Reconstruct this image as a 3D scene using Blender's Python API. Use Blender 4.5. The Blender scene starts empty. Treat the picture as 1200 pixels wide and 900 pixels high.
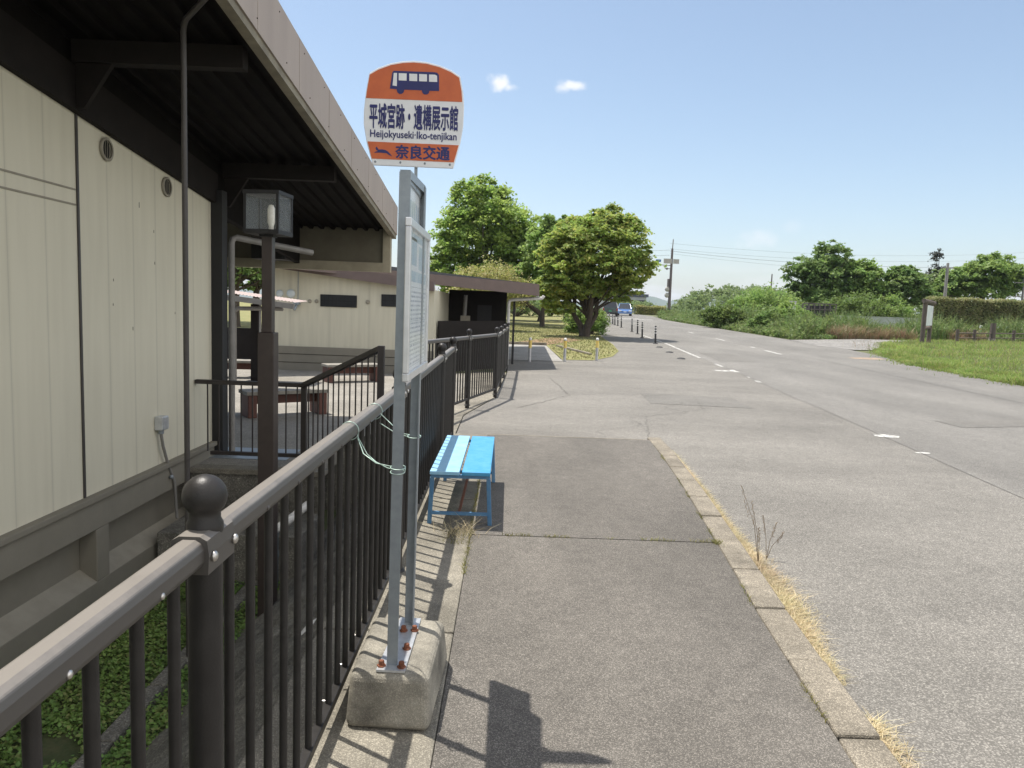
import bpy, bmesh, math, random
import numpy as np
from mathutils import Vector, Matrix
C = bpy.context
sc = C.scene
col = sc.collection
random.seed(7)
PI = math.pi

# ------------------------------------------------------------------ camera frame
H, F = 1.57, 867.0
def _frame(vp=(597, 360), roll=2.1):
    r = math.radians(roll)
    d = np.array([vp[0]-600, vp[1]-450, F]); d /= np.linalg.norm(d)
    up = np.array([math.sin(r), -math.cos(r), 0.]); up[2] = -(up@d)/d[2]; up /= np.linalg.norm(up)
    return np.array([np.cross(d, up), d, up])
R = _frame()
def T(y):                                   # the road climbs gently away from the bus stop
    return -.06 + .014*min(max(0., y-15.), 90.)
def at(px, py, Y):
    w = R@np.array([px-600, py-450, F]); t = Y/w[1]
    return Vector((w[0]*t, Y, H+w[2]*t))
def on(px, py, dz=0.):                      # the point of the ground seen at a pixel of the survey photo
    w = R@np.array([px-600, py-450, F]); y = 2.
    while y < 400:
        if H+w[2]*y/w[1] <= T(y)+dz: break
        y += .02
    return Vector((w[0]*y/w[1], y, T(y)+dz))

# ------------------------------------------------------------------ materials
MATS = {}
HAZE = .00014
def _nt(name):
    m = bpy.data.materials.new(name); m.use_nodes = True
    nt = m.node_tree; b = nt.nodes['Principled BSDF']; MATS[name] = m
    return m, nt, nt.nodes, nt.links, b
def mat(name, c1, c2=None, scale=6., rough=.7, bump=0., bscale=60., metal=0., spec=.5, coat=0., streak=0., lo=.38, hi=.62, rvar=0.):
    m, nt, N, L, b = _nt(name)
    tc = N.new('ShaderNodeTexCoord')
    c2 = c2 or tuple(x*.82 for x in c1)
    nz = N.new('ShaderNodeTexNoise'); nz.inputs['Scale'].default_value = scale; nz.inputs['Detail'].default_value = 7; nz.inputs['Roughness'].default_value = .65
    if streak:
        mp = N.new('ShaderNodeMapping'); mp.inputs['Scale'].default_value = (1, 1, streak)
        L.new(tc.outputs['Object'], mp.inputs['Vector']); L.new(mp.outputs['Vector'], nz.inputs['Vector'])
    else: L.new(tc.outputs['Object'], nz.inputs['Vector'])
    cr = N.new('ShaderNodeValToRGB'); cr.color_ramp.elements[0].position = lo; cr.color_ramp.elements[1].position = hi
    cr.color_ramp.elements[0].color = (*c1, 1); cr.color_ramp.elements[1].color = (*c2, 1)
    L.new(nz.outputs['Fac'], cr.inputs['Fac']); L.new(cr.outputs['Color'], b.inputs['Base Color'])
    b.inputs['Roughness'].default_value = rough; b.inputs['Metallic'].default_value = metal
    b.inputs['Specular IOR Level'].default_value = spec; b.inputs['Coat Weight'].default_value = coat
    if rvar:
        mr = N.new('ShaderNodeMapRange'); mr.inputs['To Min'].default_value = rough-rvar; mr.inputs['To Max'].default_value = rough+rvar
        L.new(nz.outputs['Fac'], mr.inputs['Value']); L.new(mr.outputs['Result'], b.inputs['Roughness'])
    if bump:
        n2 = N.new('ShaderNodeTexNoise'); n2.inputs['Scale'].default_value = bscale; n2.inputs['Detail'].default_value = 5
        L.new(tc.outputs['Object'], n2.inputs['Vector'])
        bp = N.new('ShaderNodeBump'); bp.inputs['Strength'].default_value = bump; bp.inputs['Distance'].default_value = .01
        L.new(n2.outputs['Fac'], bp.inputs['Height']); L.new(bp.outputs['Normal'], b.inputs['Normal'])
    return m
def speckled(name, c, var=.25, big=.7, cell=110., amount=.6, tint=(1, 1, 1), rough=.88, bump=.5, stretch=None, crack=0.):
    """asphalt and concrete: aggregate grains, mottling and broad wear patches"""
    m, nt, N, L, b = _nt(name)
    tc = N.new('ShaderNodeTexCoord')
    def noise(s, d=6, r=.6, st=None):
        n = N.new('ShaderNodeTexNoise'); n.inputs['Scale'].default_value = s; n.inputs['Detail'].default_value = d; n.inputs['Roughness'].default_value = r
        if st:
            mp = N.new('ShaderNodeMapping'); mp.inputs['Scale'].default_value = st
            L.new(tc.outputs['Object'], mp.inputs['Vector']); L.new(mp.outputs['Vector'], n.inputs['Vector'])
        else: L.new(tc.outputs['Object'], n.inputs['Vector'])
        return n
    def rng(sock, a, bb, lo, hi):
        r = N.new('ShaderNodeMapRange'); r.inputs['From Min'].default_value = a; r.inputs['From Max'].default_value = bb
        r.inputs['To Min'].default_value = lo; r.inputs['To Max'].default_value = hi; L.new(sock, r.inputs['Value']); return r.outputs['Result']
    def mul(a, bb):
        x = N.new('ShaderNodeMath'); x.operation = 'MULTIPLY'; L.new(a, x.inputs[0]); L.new(bb, x.inputs[1]); return x.outputs[0]
    v = N.new('ShaderNodeTexVoronoi'); v.inputs['Scale'].default_value = cell; L.new(tc.outputs['Object'], v.inputs['Vector'])
    sep = N.new('ShaderNodeSeparateColor'); L.new(v.outputs['Color'], sep.inputs['Color'])
    g = N.new('ShaderNodeMath'); g.operation = 'POWER'; L.new(sep.outputs['Red'], g.inputs[0]); g.inputs[1].default_value = 3.
    grain = rng(g.outputs[0], 0, 1, 1-amount*.45, 1+amount*1.9)
    mid = rng(noise(9, 8, .7).outputs['Fac'], .3, .7, 1-var*.6, 1+var*.6)
    wide = rng(noise(big, 5, .6, stretch).outputs['Fac'], .3, .7, 1-var, 1+var)
    f = mul(mul(grain, mid), wide)
    if crack:
        vc = N.new('ShaderNodeTexVoronoi'); vc.feature = 'DISTANCE_TO_EDGE'; vc.inputs['Scale'].default_value = .35
        nw = noise(1.2, 6, .7); vm = N.new('ShaderNodeVectorMath'); vm.operation = 'MULTIPLY_ADD'
        L.new(nw.outputs['Color'], vm.inputs[0]); vm.inputs[1].default_value = (.9, .9, .9); L.new(tc.outputs['Object'], vm.inputs[2])
        L.new(vm.outputs['Vector'], vc.inputs['Vector'])
        f = mul(f, rng(vc.outputs['Distance'], .0, .0035, 1-crack, 1.))
    cc = N.new('ShaderNodeVectorMath'); cc.operation = 'SCALE'; cc.inputs[0].default_value = (c[0]*tint[0], c[1]*tint[1], c[2]*tint[2])
    L.new(f, cc.inputs['Scale']); L.new(cc.outputs['Vector'], b.inputs['Base Color'])
    b.inputs['Roughness'].default_value = rough; b.inputs['Specular IOR Level'].default_value = .35
    bp = N.new('ShaderNodeBump'); bp.inputs['Strength'].default_value = bump; bp.inputs['Distance'].default_value = .004
    L.new(v.outputs['Distance'], bp.inputs['Height']); L.new(bp.outputs['Normal'], b.inputs['Normal'])
    return m
def leafy(name, cols, trans=.35, rough=.55, spec=.3, patch=1.1):
    """each leaf island takes its own hue between the given ones"""
    m, nt, N, L, b = _nt(name)
    g = N.new('ShaderNodeNewGeometry'); cr = N.new('ShaderNodeValToRGB')
    el = cr.color_ramp.elements
    el[0].color = (*cols[0], 1); el[1].color = (*cols[-1], 1)
    for i, c in enumerate(cols[1:-1]): e = el.new((i+1)/(len(cols)-1)); e.color = (*c, 1)
    L.new(g.outputs['Random Per Island'], cr.inputs['Fac'])
    nz = N.new('ShaderNodeTexNoise'); nz.inputs['Scale'].default_value = patch; nz.inputs['Detail'].default_value = 4; tc = N.new('ShaderNodeTexCoord'); L.new(tc.outputs['Object'], nz.inputs['Vector'])
    mr = N.new('ShaderNodeMapRange'); mr.inputs['From Min'].default_value = .3; mr.inputs['From Max'].default_value = .7; mr.inputs['To Min'].default_value = .72; mr.inputs['To Max'].default_value = 1.32; L.new(nz.outputs['Fac'], mr.inputs['Value'])
    hs = N.new('ShaderNodeHueSaturation'); hs.inputs['Saturation'].default_value = .86; L.new(cr.outputs['Color'], hs.inputs['Color']); L.new(mr.outputs['Result'], hs.inputs['Value'])
    m2 = N.new('ShaderNodeMapRange'); m2.inputs['From Min'].default_value = .3; m2.inputs['From Max'].default_value = .7; m2.inputs['To Min'].default_value = .515; m2.inputs['To Max'].default_value = .478
    sp2 = N.new('ShaderNodeSeparateColor'); L.new(nz.outputs['Color'], sp2.inputs['Color']); L.new(sp2.outputs['Green'], m2.inputs['Value']); L.new(m2.outputs['Result'], hs.inputs['Hue'])
    cr = hs; L.new(cr.outputs['Color'], b.inputs['Base Color'])
    b.inputs['Roughness'].default_value = rough; b.inputs['Specular IOR Level'].default_value = spec
    if trans:
        t = N.new('ShaderNodeBsdfTranslucent'); mx = N.new('ShaderNodeMixShader'); mx.inputs[0].default_value = trans
        tg = N.new('ShaderNodeVectorMath'); tg.operation = 'SCALE'; tg.inputs['Scale'].default_value = 1.5; L.new(cr.outputs['Color'], tg.inputs[0]); L.new(tg.outputs['Vector'], t.inputs['Color']); L.new(b.outputs[0], mx.inputs[1]); L.new(t.outputs[0], mx.inputs[2])
        L.new(mx.outputs[0], N['Material Output'].inputs['Surface'])
    return m
def glass(name, tint=(.9, .95, .95), alpha=.25, rough=.03):
    m, nt, N, L, b = _nt(name)
    b.inputs['Base Color'].default_value = (*tint, 1); b.inputs['Roughness'].default_value = rough
    b.inputs['Alpha'].default_value = alpha; b.inputs['Specular IOR Level'].default_value = .9
    return m

M = {}
M['asphalt'] = speckled('worn_asphalt', (.154, .147, .133), .2, .5, 190, .5, stretch=(1, .35, 1), crack=.10)
M['forecourt'] = speckled('forecourt_asphalt', (.160, .151, .134), .2, .6, 170, .5, stretch=(.5, 1, 1), crack=.12)
M['sidewalk'] = speckled('sidewalk_asphalt', (.113, .104, .091), .26, .8, 270, .58, stretch=(1, .4, 1))
M['path'] = speckled('path_concrete', (.26, .25, .23), .15, 1, 90, .3)
M['concrete'] = speckled('old_concrete', (.185, .170, .138), .34, 1.6, 260, .4, bump=.6)
M['kerb'] = speckled('kerb_stone', (.19, .168, .132), .32, 2.5, 260, .5, bump=.6)
M['block'] = speckled('cast_concrete', (.215, .2, .165), .5, 3.6, 300, .22, bump=.5)
M['slope'] = speckled('weathered_slope_concrete', (.15, .142, .122), .45, 2.4, 120, .4, bump=1.)
M['paving'] = speckled('courtyard_paving', (.215, .20, .172), .2, 1.1, 120, .3)
M['gravel'] = speckled('pale_gravel', (.19, .182, .168), .2, .8, 24, .6, bump=1.)
M['white_line'] = mat('worn_white_paint', (.165, .157, .143), (.50, .49, .455), 9, .8, .2, 120, lo=.40, hi=.52)
M['tar'] = mat('tar_seam', (.112, .106, .095), (.150, .142, .127), 5, .85)
M['rust_patch'] = speckled('rusty_road_patch', (.26, .20, .145), .25, 4, 70, .4)
M['soil'] = mat('garden_soil', (.05, .07, .025), (.085, .09, .04), 9, .95, .8, 40)
M['ground'] = mat('rough_ground', (.07, .09, .03), (.12, .115, .05), 3., .95, .6, 30)
M['lawn'] = mat('dry_lawn', (.16, .165, .05), (.22, .20, .08), 2.2, .95, .8, 60)
M['verge'] = mat('verge_soil', (.05, .075, .016), (.085, .10, .03), 4, .95, .8, 50)
M['litter'] = mat('leaf_litter', (.18, .11, .06), (.26, .18, .10), 16, .95, .8, 60)
M['fence'] = mat('fence_paint', (.019, .0175, .0165), (.026, .024, .0225), 14, .45, .08, 220, spec=.32, rvar=.1)
M['rail'] = mat('rail_paint_worn', (.17, .15, .132), (.125, .11, .098), 9, .46, .05, 160, spec=1., rvar=.1)
def pale_topped(name, base, top_col, rough):  # base colour turns paler on upward faces, with a noisy border
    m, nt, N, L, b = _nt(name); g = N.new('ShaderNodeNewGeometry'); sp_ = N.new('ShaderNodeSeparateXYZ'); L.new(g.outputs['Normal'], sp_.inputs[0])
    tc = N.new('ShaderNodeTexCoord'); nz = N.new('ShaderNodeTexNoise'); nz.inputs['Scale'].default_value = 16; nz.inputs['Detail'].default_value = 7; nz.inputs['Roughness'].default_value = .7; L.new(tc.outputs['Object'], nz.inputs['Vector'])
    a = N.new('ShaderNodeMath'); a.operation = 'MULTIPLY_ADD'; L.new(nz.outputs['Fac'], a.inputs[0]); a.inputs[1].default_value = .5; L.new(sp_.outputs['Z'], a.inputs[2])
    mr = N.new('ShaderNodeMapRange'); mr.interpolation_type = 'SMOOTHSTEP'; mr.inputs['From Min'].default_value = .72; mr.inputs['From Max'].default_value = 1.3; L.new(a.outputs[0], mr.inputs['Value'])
    mx = N.new('ShaderNodeMix'); mx.data_type = 'RGBA'; mx.inputs['A'].default_value = (*base,1); mx.inputs['B'].default_value = (*top_col,1); L.new(mr.outputs['Result'], mx.inputs['Factor']); L.new(mx.outputs['Result'], b.inputs['Base Color'])
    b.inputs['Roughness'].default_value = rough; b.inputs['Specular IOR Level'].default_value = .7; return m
M['rail'] = pale_topped('rail_paint_pale_top', (.058, .053, .048), (.185, .168, .148), .45)
M['bolt'] = mat('zinc_bolt', (.62, .60, .57), None, 30, .35, metal=.9)
M['rail_brown'] = mat('brown_railing_paint', (.030, .024, .022), None, 8, .5)
M['lamp_brown'] = mat('lamp_post_paint', (.038, .028, .025), (.048, .036, .031), 12, .42, .05, 150)
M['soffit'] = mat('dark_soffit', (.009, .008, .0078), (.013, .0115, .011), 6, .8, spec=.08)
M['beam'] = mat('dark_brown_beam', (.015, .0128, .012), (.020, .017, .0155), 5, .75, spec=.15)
M['fascia'] = mat('weathered_fascia', (.39, .325, .278), (.32, .266, .228), 3, .6, .05, 80, streak=.15, lo=.3, hi=.75)
M['fascia_edge'] = mat('fascia_edge', (.24, .215, .155), (.16, .14, .1), 5, .7)
M['fascia2'] = mat('brown_fascia', (.145, .104, .092), (.12, .088, .078), 4, .6)
M['olive'] = mat('olive_panel', (.15, .135, .095), (.125, .11, .078), 4, .7)
M['olive_light'] = mat('olive_frame', (.36, .32, .23), (.30, .265, .19), 5, .7)
M['dado'] = mat('grey_dado', (.215, .197, .157), (.185, .169, .134), 3.5, .8, .1, 90, lo=.3, hi=.7)
M['dado_sill'] = mat('grey_dado_sill', (.29, .265, .21), (.25, .228, .18), 6, .8)
M['pvc_grey'] = mat('grey_pipe', (.22, .21, .195), (.18, .172, .158), 9, .5)
M['pvc_white'] = mat('white_pipe', (.72, .71, .68), (.6, .59, .56), 9, .45)
M['pipe_dark'] = mat('dark_downpipe', (.060, .054, .051), (.05, .045, .042), 8, .5)
M['pipe_blue'] = mat('blue_grey_pipe', (.17, .21, .23), (.13, .16, .18), 9, .5)
M['galv'] = mat('galvanised_steel', (.30, .335, .36), (.235, .265, .29), 26, .42, .03, 200, metal=.45, lo=.3, hi=.7)
M['galv_light'] = mat('bright_galvanised', (.62, .64, .66), (.5, .52, .54), 20, .35, metal=.6)
M['alu'] = mat('aluminium_frame', (.66, .67, .68), (.58, .59, .6), 16, .35, metal=.5)
M['rust'] = mat('rusty_bolt', (.22, .075, .035), (.12, .045, .025), 60, .85, .5, 300)
M['sign_white'] = mat('sign_white', (.80, .81, .82), (.74, .75, .76), 12, .4, spec=.5)
M['orange'] = mat('sign_orange', (.60, .135, .038), (.54, .115, .034), 18, .45)
M['navy'] = mat('sign_navy', (.018, .022, .14), None, 10, .45)
M['paper'] = mat('notice_paper', (.70, .74, .76), (.62, .66, .68), 7, .6)
M['print'] = mat('notice_print', (.22, .27, .33), (.38, .42, .46), 24, .6)
M['print_blue'] = mat('notice_blue', (.30, .42, .52), (.45, .55, .6), 12, .6)
M['glass'] = glass('clear_glass', (.85, .92, .94), .05)
M['acrylic'] = glass('acrylic_cover', (.88, .93, .95), .16, .06)
M['bulb'] = mat('lamp_bulb', (.78, .76, .68), (.7, .68, .6), 30, .25)
M['black'] = mat('matt_black', (.015, .015, .016), None, 10, .6)
M['rubber'] = mat('black_rubber', (.02, .02, .021), (.03, .03, .03), 20, .7)
M['bench_light'] = mat('sun_bleached_blue', (.30, .52, .68), (.20, .43, .62), 11, .5, .1, 90, lo=.3, hi=.7)
M['bench_blue'] = mat('bench_blue_paint', (.042, .255, .48), (.085, .31, .50), 16, .55, .15, 90, lo=.42, hi=.68)
M['bench_leg'] = mat('bench_leg_blue', (.06, .17, .32), (.09, .20, .33), 24, .5, .1, 200)
M['stool_brown'] = mat('red_brown_slab', (.115, .045, .032), (.09, .036, .026), 9, .7)
M['plank'] = mat('weathered_plank', (.25, .235, .20), (.19, .175, .15), 14, .8, .3, 80)
M['log'] = mat('weathered_log', (.135, .105, .088), (.09, .072, .062), 12, .9, .6, 60, streak=.15)
M['bark'] = mat('tree_bark', (.085, .066, .050), (.045, .036, .028), 14, .95, 1., 40, streak=.25)
M['pole'] = mat('utility_pole', (.15, .125, .12), (.11, .09, .088), 10, .8)
M['pole_concrete'] = mat('concrete_pole', (.30, .28, .26), None, 8, .85)
M['board_grey'] = mat('grey_sign_back', (.42, .40, .36), (.36, .34, .3), 5, .6)
M['board_blue'] = mat('blue_road_sign', (.06, .17, .42), None, 5, .5)
M['panel_pale'] = mat('pale_notice', (.62, .66, .66), (.5, .55, .56), 3, .5)
M['bollard_steel'] = mat('bollard_steel', (.50, .50, .51), (.40, .40, .41), 12, .4, metal=.4)
M['bollard_yellow'] = mat('faded_yellow_tape', (.72, .50, .06), (.70, .56, .22), 12, .6)
M['bollard_white'] = mat('bollard_white', (.74, .73, .70), None, 12, .5)
M['car_white'] = mat('white_car_paint', (.74, .75, .75), None, 3, .25, coat=.6)
M['car_green'] = mat('dark_green_car_paint', (.018, .045, .038), None, 3, .22, coat=.6)
M['car_blue'] = mat('blue_car_paint', (.09, .20, .46), None, 3, .22, coat=.7)
M['car_glass'] = mat('car_window', (.025, .03, .035), None, 3, .08, spec=.8)
M['tyre'] = mat('tyre_rubber', (.02, .02, .02), None, 9, .85)
M['rim'] = mat('wheel_rim', (.45, .45, .46), None, 9, .35, metal=.7)
M['headlamp'] = mat('headlamp', (.75, .78, .8), None, 9, .15)
M['tail'] = mat('tail_lamp', (.35, .02, .02), None, 9, .25)
M['plate_green'] = mat('green_plate', (.05, .32, .16), None, 9, .5)
M['plate_white'] = mat('white_plate', (.75, .75, .72), None, 9, .5)
M['wire'] = mat('power_line', (.20, .205, .215), None, 5, .6)
M['tie'] = mat('green_tie_wire', (.30, .43, .38), (.42, .52, .47), 40, .4, metal=.3)
M['tin_red'] = mat('faded_red_tin', (.40, .31, .28), (.44, .37, .34), 6, .6)
M['window_dark'] = mat('dark_window', (.02, .022, .024), None, 5, .3)
M['far_wall'] = mat('far_building_wall', (.52, .53, .54), None, .3, .8)
M['far_roof'] = mat('far_building_roof', (.075, .085, .13), None, .3, .7)
M['hill'] = mat('far_hill_forest', (.045, .075, .05), (.075, .11, .06), .05, .95, lo=.35, hi=.65)
M['wall_white'] = mat('whitewashed_low_wall', (.50, .52, .50), (.32, .36, .30), 1.3, .85, lo=.35, hi=.65)
M['fascia_seam'] = mat('fascia_seam', (.30, .25, .212), None, 4, .7)
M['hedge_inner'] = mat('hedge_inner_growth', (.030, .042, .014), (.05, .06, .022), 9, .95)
M['crack'] = mat('asphalt_crack', (.10, .094, .083), (.14, .132, .118), 6, .9)
def wall_material(name, axis, c1, c2, pitch, off, js=.2):
    """painted sheet cladding: fine vertical joints, dirt runs"""
    m, nt, N, L, b = _nt(name)
    tc = N.new('ShaderNodeTexCoord'); sp = N.new('ShaderNodeSeparateXYZ'); L.new(tc.outputs['Object'], sp.inputs[0])
    def math_(op, a, bv=None, c=None):
        x = N.new('ShaderNodeMath'); x.operation = op
        for i, q in enumerate((a, bv, c)):
            if q is None: continue
            if isinstance(q, (int, float)): x.inputs[i].default_value = q
            else: L.new(q, x.inputs[i])
        return x.outputs[0]
    u = sp.outputs[axis]
    fr = math_('FRACT', math_('MULTIPLY', math_('ADD', u, off), 1/pitch))
    d = math_('ABSOLUTE', math_('SUBTRACT', fr, .5))
    n0 = N.new('ShaderNodeTexNoise'); n0.inputs['Scale'].default_value = 3; n0.inputs['Detail'].default_value = 4; L.new(tc.outputs['Object'], n0.inputs['Vector'])
    joint = math_('GREATER_THAN', d, .4915)
    ns = N.new('ShaderNodeTexNoise'); ns.inputs['Scale'].default_value = 5; ns.inputs['Detail'].default_value = 6
    mp = N.new('ShaderNodeMapping'); mp.inputs['Scale'].default_value = (2.2, 2.2, .18); L.new(tc.outputs['Object'], mp.inputs['Vector']); L.new(mp.outputs['Vector'], ns.inputs['Vector'])
    cr = N.new('ShaderNodeValToRGB'); cr.color_ramp.elements[0].position = .34; cr.color_ramp.elements[1].position = .6
    cr.color_ramp.elements[0].color = (*c2, 1); cr.color_ramp.elements[1].color = (*c1, 1); L.new(ns.outputs['Fac'], cr.inputs['Fac'])
    near = N.new('ShaderNodeMapRange'); near.inputs['From Min'].default_value = .44; near.inputs['From Max'].default_value = .5
    L.new(d, near.inputs['Value']); stain = math_('MULTIPLY', math_('MULTIPLY', near.outputs['Result'], n0.outputs['Fac']), .22)
    dark = math_('SUBTRACT', 1., math_('MAXIMUM', stain, math_('MULTIPLY', joint, js)))
    vm = N.new('ShaderNodeVectorMath'); vm.operation = 'SCALE'; L.new(cr.outputs['Color'], vm.inputs[0]); L.new(dark, vm.inputs['Scale'])
    L.new(vm.outputs['Vector'], b.inputs['Base Color']); b.inputs['Roughness'].default_value = .75
    return m
M['wall'] = wall_material('cream_cladding', 1, (.635, .60, .475), (.60, .565, .445), .372, .13)
M['wall2'] = wall_material('cream_cladding_plain', 0, (.56, .525, .41), (.51, .478, .37), .9, .2, .12)
M['leaf_maple'] = leafy('maple_leaves', [(0.142, 0.236, 0.022), (0.196, 0.304, 0.027), (0.25, 0.338, 0.035), (0.317, 0.317, 0.047), (0.162, 0.263, 0.024)], .45)
M['leaf_bright'] = leafy('camphor_leaves', [(0.158, 0.26, 0.025), (0.207, 0.323, 0.034), (0.26, 0.365, 0.044), (0.123, 0.22, 0.022)], 0.45)
M['leaf_mid'] = leafy('green_leaves', [(0.121, 0.213, 0.029), (0.163, 0.273, 0.038), (0.213, 0.316, 0.049)], 0.42)
M['leaf_dark'] = leafy('dark_leaves', [(0.095, 0.173, 0.03), (0.13, 0.225, 0.037), (0.164, 0.259, 0.048)], 0.4)
M['leaf_grey'] = leafy('grey_green_leaves', [(0.117, 0.179, 0.053), (0.158, 0.226, 0.066), (0.137, 0.199, 0.049)], 0.4)
M['leaf_yellow'] = leafy('yellow_green_leaves', [(0.24, 0.264, 0.042), (0.312, 0.312, 0.06), (0.336, 0.288, 0.12), (0.204, 0.24, 0.036)])
M['leaf_hedge'] = leafy('hedge_leaves', [(0.156, 0.193, 0.055), (0.202, 0.23, 0.07), (0.258, 0.258, 0.092), (0.23, 0.202, 0.092)], 0.4)
M['leaf_fresh'] = leafy('fresh_shrub_leaves', [(0.093, 0.156, 0.021), (0.129, 0.2, 0.03), (0.076, 0.129, 0.019)], 0.42)
M['leaf_ground'] = leafy('ground_cover_leaves', [(0.134, 0.268, 0.036), (0.197, 0.34, 0.05), (0.099, 0.197, 0.029), (0.25, 0.286, 0.072)], .3)
M['grass'] = leafy('verge_grass', [(0.126, 0.23, 0.021), (0.178, 0.282, 0.03), (0.238, 0.305, 0.045), (0.313, 0.282, 0.105)], 0.45)
M['weeds'] = leafy('tall_weeds', [(0.077, 0.149, 0.024), (0.11, 0.181, 0.033), (0.156, 0.214, 0.045), (0.129, 0.156, 0.059)], 0.42)
M['weeds_dry'] = leafy('dry_weeds', [(.28, .21, .10), (.24, .13, .07), (.16, .17, .05), (.30, .23, .13)], .3)
M['straw'] = leafy('dry_grass', [(.48, .39, .20), (.56, .47, .27), (.33, .26, .13), (.60, .52, .33), (.25, .25, .10)], .3)
M['stalk'] = mat('dry_stalk', (.20, .145, .095), (.26, .20, .13), 30, .9)
M['moss'] = leafy('moss_tufts', [(.10, .13, .02), (.24, .21, .06), (.16, .16, .035)], .3)

# ------------------------------------------------------------------ mesh helpers
class MB:
    def __init__(s): s.v = []; s.f = []; s.sm = []
    def add(s, vs, fs, smooth=False):
        o = len(s.v); s.v += [tuple(map(float, v)) for v in vs]; s.f += [tuple(i+o for i in f) for f in fs]; s.sm += [smooth]*len(fs); return s
    def box(s, c, d, rot=None):
        x, y, z = d[0]/2, d[1]/2, d[2]/2
        vs = [Vector(p) for p in ((-x,-y,-z),(x,-y,-z),(x,y,-z),(-x,y,-z),(-x,-y,z),(x,-y,z),(x,y,z),(-x,y,z))]
        if rot is not None: vs = [rot@v for v in vs]
        return s.add([v+Vector(c) for v in vs], [(0,3,2,1),(4,5,6,7),(0,1,5,4),(1,2,6,5),(2,3,7,6),(3,0,4,7)])
    def bx(s, x0, x1, y0, y1, z0, z1): return s.box(((x0+x1)/2,(y0+y1)/2,(z0+z1)/2), (abs(x1-x0),abs(y1-y0),abs(z1-z0)))
    def bar(s, a, b, w, h, up=(0,0,1)):
        a, b = Vector(a), Vector(b); d = b-a; l = d.length; d.normalize(); u = Vector(up)
        if abs(d.dot(u)) > .98: u = Vector((0,1,0))
        r = d.cross(u).normalized(); u = r.cross(d)
        return s.box((a+b)/2, (w, l, h), Matrix((r, d, u)).transposed())
    def tube(s, pts, rad, seg=10, smooth=True, cap=True):
        pts = [Vector(p) for p in pts]; n = len(pts)
        rad = [rad]*n if isinstance(rad, (int, float)) else rad
        vs = []; fs = []; pr = None
        for i, p in enumerate(pts):
            d = (pts[min(i+1,n-1)]-pts[max(i-1,0)]).normalized()
            if pr is None: pr = d.cross(Vector((0,0,1)) if abs(d.z) < .9 else Vector((1,0,0))).normalized()
            else: pr = (pr-d*pr.dot(d)).normalized()
            q = d.cross(pr)
            for k in range(seg):
                a = 2*PI*k/seg; vs.append(p+(pr*math.cos(a)+q*math.sin(a))*rad[i])
        for i in range(n-1):
            for k in range(seg):
                k2 = (k+1) % seg; fs.append((i*seg+k, i*seg+k2, (i+1)*seg+k2, (i+1)*seg+k))
        s.add(vs, fs, smooth)
        if cap: s.add(vs[:seg], [tuple(range(seg-1,-1,-1))]); s.add(vs[-seg:], [tuple(range(seg))])
        return s
    def lathe(s, prof, c=(0,0,0), seg=20, smooth=True):
        vs = [(c[0]+r*math.cos(2*PI*k/seg), c[1]+r*math.sin(2*PI*k/seg), c[2]+z) for r, z in prof for k in range(seg)]
        fs = [(i*seg+k, i*seg+(k+1)%seg, (i+1)*seg+(k+1)%seg, (i+1)*seg+k) for i in range(len(prof)-1) for k in range(seg)]
        return s.add(vs, fs, smooth)
    def ball(s, c, r, seg=16, sq=(1,1,1), smooth=True):
        n = seg//2; vs = [(c[0]+r*sq[0]*math.sin(PI*i/n)*math.cos(2*PI*k/seg), c[1]+r*sq[1]*math.sin(PI*i/n)*math.sin(2*PI*k/seg), c[2]+r*sq[2]*math.cos(PI*i/n)) for i in range(n+1) for k in range(seg)]
        fs = [(i*seg+k, (i+1)*seg+k, (i+1)*seg+(k+1)%seg, i*seg+(k+1)%seg) for i in range(n) for k in range(seg)]
        return s.add(vs, fs, smooth)
    def prism(s, poly, d):                     # poly: 3D points, extruded by vector d
        p = [Vector(q) for q in poly]; d = Vector(d); n = len(p)
        return s.add(p+[q+d for q in p], [tuple(range(n-1,-1,-1)), tuple(range(n,2*n))]+[(i,(i+1)%n,n+(i+1)%n,n+i) for i in range(n)])
    def sweep(s, prof, a, b):                  # closed 2D profile (right, up) swept from a to b
        a, b = Vector(a), Vector(b); d = (b-a).normalized(); r = d.cross(Vector((0,0,1))).normalized(); u = r.cross(d); n = len(prof)
        vs = [a+r*x+u*z for x, z in prof]+[b+r*x+u*z for x, z in prof]
        return s.add(vs, [(i,(i+1)%n,n+(i+1)%n,n+i) for i in range(n)]+[tuple(range(n-1,-1,-1)), tuple(range(n,2*n))])
    def mesh(s, name, m):
        me = bpy.data.meshes.new(name); me.from_pydata(s.v, [], s.f)
        me.polygons.foreach_set('use_smooth', s.sm); me.materials.append(m)
        bm = bmesh.new(); bm.from_mesh(me); bmesh.ops.recalc_face_normals(bm, faces=bm.faces); bm.to_mesh(me); bm.free()
        return me
    def build(s, name, m, parent=None, bevel=0., **k):
        o = link(name, s.mesh(name, m), parent)
        if bevel:
            b = o.modifiers.new('bevel', 'BEVEL'); b.width = bevel; b.segments = 2; b.limit_method = 'ANGLE'; b.angle_limit = .6
        if k: tag(o, **k)
        return o
def link(name, data, parent=None):
    o = bpy.data.objects.new(name, data); col.objects.link(o)
    if parent is not None: o.parent = parent
    return o
def tag(o, label=None, cat=None, group=None, kind=None):
    if label: o['label'] = label
    if cat: o['category'] = cat
    if group: o['group'] = group
    if kind: o['kind'] = kind
    return o
def thing(name, label, cat, loc=(0,0,0), rz=0., group=None):
    o = link(name, None); o.location = loc; o.rotation_euler = (0,0,rz); o.empty_display_size = .2
    return tag(o, label, cat, group)
def kids(o): return [c for c in bpy.data.objects if c.parent == o]
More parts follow.
